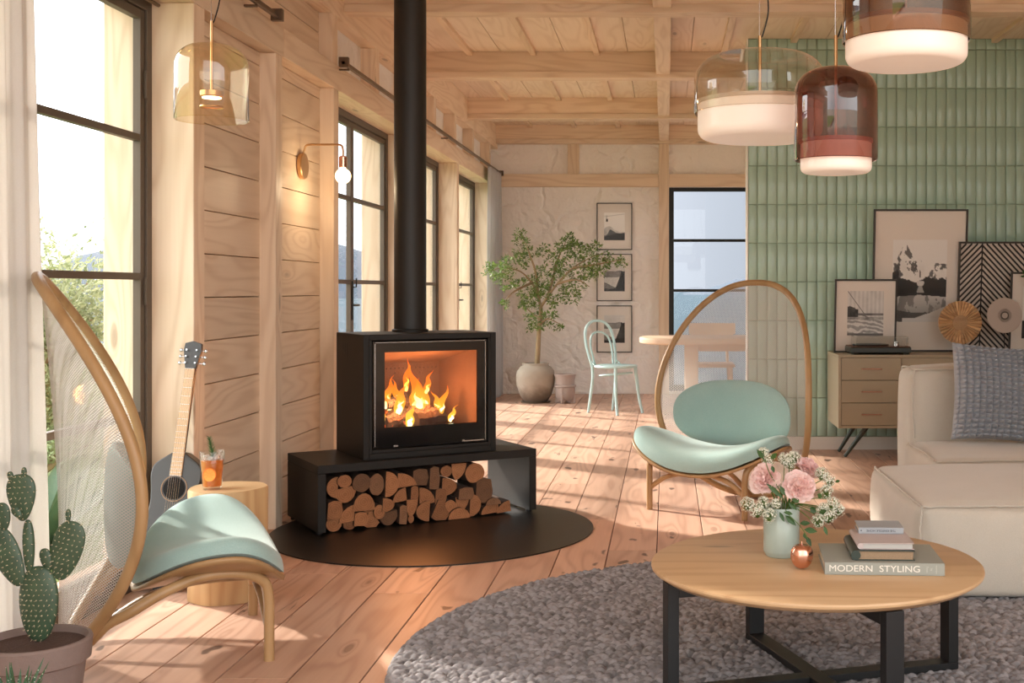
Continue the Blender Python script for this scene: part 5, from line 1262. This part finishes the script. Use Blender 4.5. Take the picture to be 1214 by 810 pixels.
for (x, y) in A: e = max(0, abs(x)/.235-.75)*.12; vs += [(x, y, .71+e), (x, y, .845), (x, y+.02, .845), (x, y+.02, .71+e)]
fs = [(4*i+k, 4*i+(k+1) % 4, 4*i+4+(k+1) % 4, 4*i+4+k) for i in range(n) for k in range(4)]+[(0, 1, 2, 3), (4*n, 4*n+1, 4*n+2, 4*n+3)]
b.add(vs, fs); b.build('backrest', M['birch'], t, smooth=40)
for sx in (-1, 1):
    b = MB(); b.tube([(.17*sx, -.17, .42), (.19*sx, -.2, .001)], [.018, .013], 10); b.build('leg', M['birch'], t, smooth=50)
    b = MB(); b.tube(crv([(.15*sx, .225, .73), (.155*sx, .2, .5), (.16*sx, .18, .42), (.19*sx, .235, .001)], 5), .016, 10); b.build('leg', M['birch'], t, smooth=50)
# plant at the right edge of the sideboard
t = thing('trailing_plant', 'small green plant with leaves just reaching in at the right edge above the frames', 'plant', (px2x(1240, 8.3), 8.22, ztop))
b = MB(); b.lathe([(0, .001), (.05, .001), (.065, .12), (.06, .12), (.055, .1), (0, .1)], 32); b.build('pot', pm, t, smooth=40)
b = MB(); st_ = MB()
for k in range(14):
    a = random.uniform(2.2, 4.2) if k < 9 else random.random()*6.28; R_ = random.uniform(.1, .2); top = Vector((R_*math.cos(a), R_*math.sin(a)*.5, .50+random.uniform(-.06, .1))); p = crv([(0, 0, .1), (top.x*.3, top.y*.3, .35), top], 5); st_.tube(p, .002, 5)
    for e in range(9): b.tone = random.random(); c = p[-1-e//2]; dv = Vector((random.gauss(0, 1), random.gauss(0, 1), random.gauss(-.2, .7))).normalized(); leaf(b, c, c+dv*.035, .008)
b.build('foliage', lfm, t, fix=False); st_.build('stem', stemm, t, smooth=60)
# ================================================================== outdoors
mg = mat('grass', (112, 128, 74), .95, var=.35, vscale=1.5)
xs_ = np.concatenate([-np.geomspace(2.3, 60, 50)[::-1]]); ys_ = np.linspace(-10, 70, 60)
GX, GY = np.meshgrid(xs_, ys_, indexing='ij'); r = np.random.RandomState(3); GZ = -.14-.02*(np.abs(GX)-2.3)+.15*np.sin(GX*.5+GY*.3)*np.clip((np.abs(GX)-3)/5, 0, 1)-.0006*(GY.clip(13)-13)**2
o = grid_obj('lawn', np.stack([GX, GY, GZ], -1)[:, ::-1], mg); o['kind'] = 'structure'
b = MB(); b.add([(-60, -60, -.9), (60, -60, -.9), (60, -10, -.9), (-60, -10, -.9)], [(0, 1, 2, 3)]); b.add([(4.25, -10, -.5), (60, -10, -.9), (60, 58, -2), (4.25, 58, -2)], [(0, 1, 2, 3)]); b.add([(-60, -10, -.9), (4.25, -10, -.5), (4.25, -1.2, -.3), (-60, -1.2, -.9)], [(0, 1, 2, 3)])
o = b.build('garden_ground', mat('pale_gravel', (176, 168, 152), .95, var=.15), fix=False); o['kind'] = 'structure'
m_, nt, N, L, bs = newmat('sea'); bs.inputs['Base Color'].default_value = (*lin((66, 84, 94)), 1); bs.inputs['Specular IOR Level'].default_value = .1; bs.inputs['Roughness'].default_value = .5; bump(nt, bs, noise(nt, objc(nt), .35, 8, .7), .9, 1.5)
b = MB(); b.add([(-4000, 60, -9), (4000, 60, -9), (4000, 6000, -9), (-4000, 6000, -9)], [(0, 1, 2, 3)]); o = b.build('sea', m_, fix=False); o['kind'] = 'structure'
mm_ = mat('far_hills', (66, 78, 92), 1, var=.12, vscale=.004)
def ridge(name, az0, az1, dist, h, seed, kk=1.0):
    a = np.radians(np.linspace(az0, az1, 160)); prof = h*(.55+.35*fbm1(np.linspace(0, 1, 160), seed, 7, 3)); prof = np.maximum(prof, 2)*np.minimum(1, np.minimum((a-a[0]), (a[-1]-a))/.05*kk+.0).clip(0, 1)
    P = np.zeros((160, 12, 3))
    for j in range(12):
        u = j/11; dd = dist*(1+.35*u); zz = prof*np.sin(u*pi/2)**.8*(1+.04*np.sin(np.arange(160)*1.3+j)); P[:, j, 0] = np.sin(a)*dd; P[:, j, 1] = np.cos(a)*dd; P[:, j, 2] = -9+zz
    o = grid_obj(name, P, mm_); o['kind'] = 'structure'
ridge('hills', -80, -6, 1500, 190, 5, .2); ridge('hills', 0.8, 30, 2600, 120, 9)
def outdoor_tree(loc, H_, W2, n, seed, lab):
    rr = random.Random(seed); t = thing('olive_tree', lab, 'tree', loc)
    tr = MB(); ends = []
    tr.tube(crv([(0, 0, 0), (.05, .03, H_*.15), (-.03, 0, H_*.35), (.03, 0, H_*.6)], 4), [.07-.003*i for i in range(13)], 8)
    for k in range(26):
        a = rr.random()*6.28; z0_ = H_*rr.uniform(.08, .6); e = Vector((W2*.8*math.cos(a)*rr.uniform(.3, 1), W2*.8*math.sin(a)*rr.uniform(.3, 1), min(H_*.97, z0_+H_*rr.uniform(.1, .45)))); tr.tube([(0, 0, z0_), (e.x*.5, e.y*.5, z0_*.4+e.z*.6), e], [.025, .015, .005], 5); ends.append((Vector((0, 0, z0_)), e))
    tr.build('trunk', bark, t, smooth=60); b = MB()
    for i in range(n):
        a, e = rr.choice(ends); u = rr.uniform(.45, 1.1); c = a.lerp(e, u)+Vector((rr.gauss(0, .16), rr.gauss(0, .16), rr.gauss(0, .18)))*W2*.75
        for q in range(5):
            dv = Vector((rr.gauss(0, 1), rr.gauss(0, 1), rr.gauss(.4, .8))).normalized(); l = rr.uniform(.035, .065); sd = dv.cross(Vector((rr.random(), rr.random(), rr.random()))).normalized()*l*.16; p = c+dv*.02*q; b.tone = rr.random(); b.add([p, p+dv*l*.5+sd, p+dv*l, p+dv*l*.5-sd], [(0, 1, 2, 3)])
    b.build('foliage', OL, t, fix=False); return t
OL = leafmat('olive_leaf', (122, 136, 92), (204, 208, 172), .5, .4)
outdoor_tree((-3.9, 7.2, -.15), 1.5, .75, 3000, 2, 'grey-green olive tree outside, nearest the left window')
outdoor_tree((-5.0, 8.6, -.2), 1.6, .95, 3000, 5, 'taller olive tree outside, behind the nearest one')
outdoor_tree((-6.6, 11.2, -.25), 1.5, 1.1, 3000, 8, 'olive tree furthest out on the lawn beyond the left window')
t = thing('agave_plant', 'large dark-leaved agave growing outside below the olive trees', 'plant', (-3.05, 5.75, -.13))
b = MB()
for k in range(18):
    a = 2.4*k; til = .25+.05*k; ln = .75; dv = Vector((math.sin(til)*math.cos(a), math.sin(til)*math.sin(a), math.cos(til))); sd = dv.cross(Vector((0, 0, 1))).normalized(); vs = []
    for u in np.linspace(0, 1, 8):
        c = dv*ln*u-Vector((0, 0, .22*u*u)); w = .05*math.sin(pi*(.2+.8*u))**.8*(1-.2*u)+.001; vs += [c-sd*w, c-Vector((0, 0, .012)), c+sd*w]
    b.tone = random.random(); b.add(vs, [f for i in range(7) for f in ((3*i, 3*i+1, 3*i+4, 3*i+3), (3*i+1, 3*i+2, 3*i+5, 3*i+4))])
b.build('leaves', leafmat('agave_leaf', (58, 84, 62), (84, 112, 84), .5, .1), t, fix=False, smooth=60)
# ================================================================== light, sky, camera
SUN_E = 9.5; SKY = 1.0
az = Vector((.82, -.57, 0)).normalized(); el = math.radians(29); sdir = Vector((az.x*math.cos(el), az.y*math.cos(el), -math.sin(el)))
l = bpy.data.lights.new('sun', 'SUN'); l.energy = SUN_E; l.angle = math.radians(2.6); l.color = (1, .915, .82)
o = bpy.data.objects.new('sun', l); C.objects.link(o); o.rotation_euler = sdir.to_track_quat('-Z', 'Y').to_euler(); o.location = (-8, 8, 8)
wd = bpy.data.worlds.new('sky'); bpy.context.scene.world = wd; wd.use_nodes = True; nt = wd.node_tree; N, L = nt.nodes, nt.links
tc = N.new('ShaderNodeTexCoord'); vec = tc.outputs['Generated']
def dotn(v):
    n = N.new('ShaderNodeVectorMath'); n.operation = 'DOT_PRODUCT'; L.new(vec, n.inputs[0]); n.inputs[1].default_value = v; return n.outputs['Value']
side = mathn(nt, 'MULTIPLY', mathn(nt, 'ADD', dotn((-.96, .1, .26)), .0), 1.35, True)     # sky is brightest towards the sun's side
side = mathn(nt, 'POWER', side, 1.6)
back = mathn(nt, 'MULTIPLY', dotn((.15, -.98, .15)), 1.0, True)  # sky made brighter behind the camera, added as fill light
right = mathn(nt, 'POWER', mathn(nt, 'MULTIPLY', dotn((.93, -.3, .2)), 1.0, True), 1.5)  # extra sky brightness on the right, added to fill the dining end
cl = noise(nt, vec, 2.2, 5, .55, .3)
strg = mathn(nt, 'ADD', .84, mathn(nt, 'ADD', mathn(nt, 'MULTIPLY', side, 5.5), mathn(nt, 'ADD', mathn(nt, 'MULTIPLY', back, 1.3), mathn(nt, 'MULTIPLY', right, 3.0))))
strg = mathn(nt, 'MULTIPLY', strg, mathn(nt, 'ADD', .88, mathn(nt, 'MULTIPLY', cl, .22)))
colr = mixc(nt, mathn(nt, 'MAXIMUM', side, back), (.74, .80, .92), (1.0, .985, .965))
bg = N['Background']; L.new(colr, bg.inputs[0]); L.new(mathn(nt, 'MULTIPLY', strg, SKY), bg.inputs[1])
cam = bpy.data.cameras.new('camera'); cam.sensor_width = 36; cam.lens = F/1214*36; cam.shift_x = (607-HX)/1214; cam.shift_y = (HY-405)/1214
cam.clip_start = .05; cam.clip_end = 9000
o = bpy.data.objects.new('camera', cam); C.objects.link(o); o.location = (0, 0, EYE); o.rotation_euler = (pi/2, 0, 0)
sc = bpy.context.scene; sc.camera = o
vs_ = sc.view_settings; vs_.view_transform = 'Standard'; vs_.look = 'None'; vs_.gamma = 1; vs_.use_curve_mapping = False; vs_.exposure = -0.14
try:
    sc.cycles.transparent_max_bounces = 24; sc.cycles.max_bounces = 12; sc.cycles.diffuse_bounces = 6; sc.cycles.sample_clamp_indirect = 6
except Exception: pass
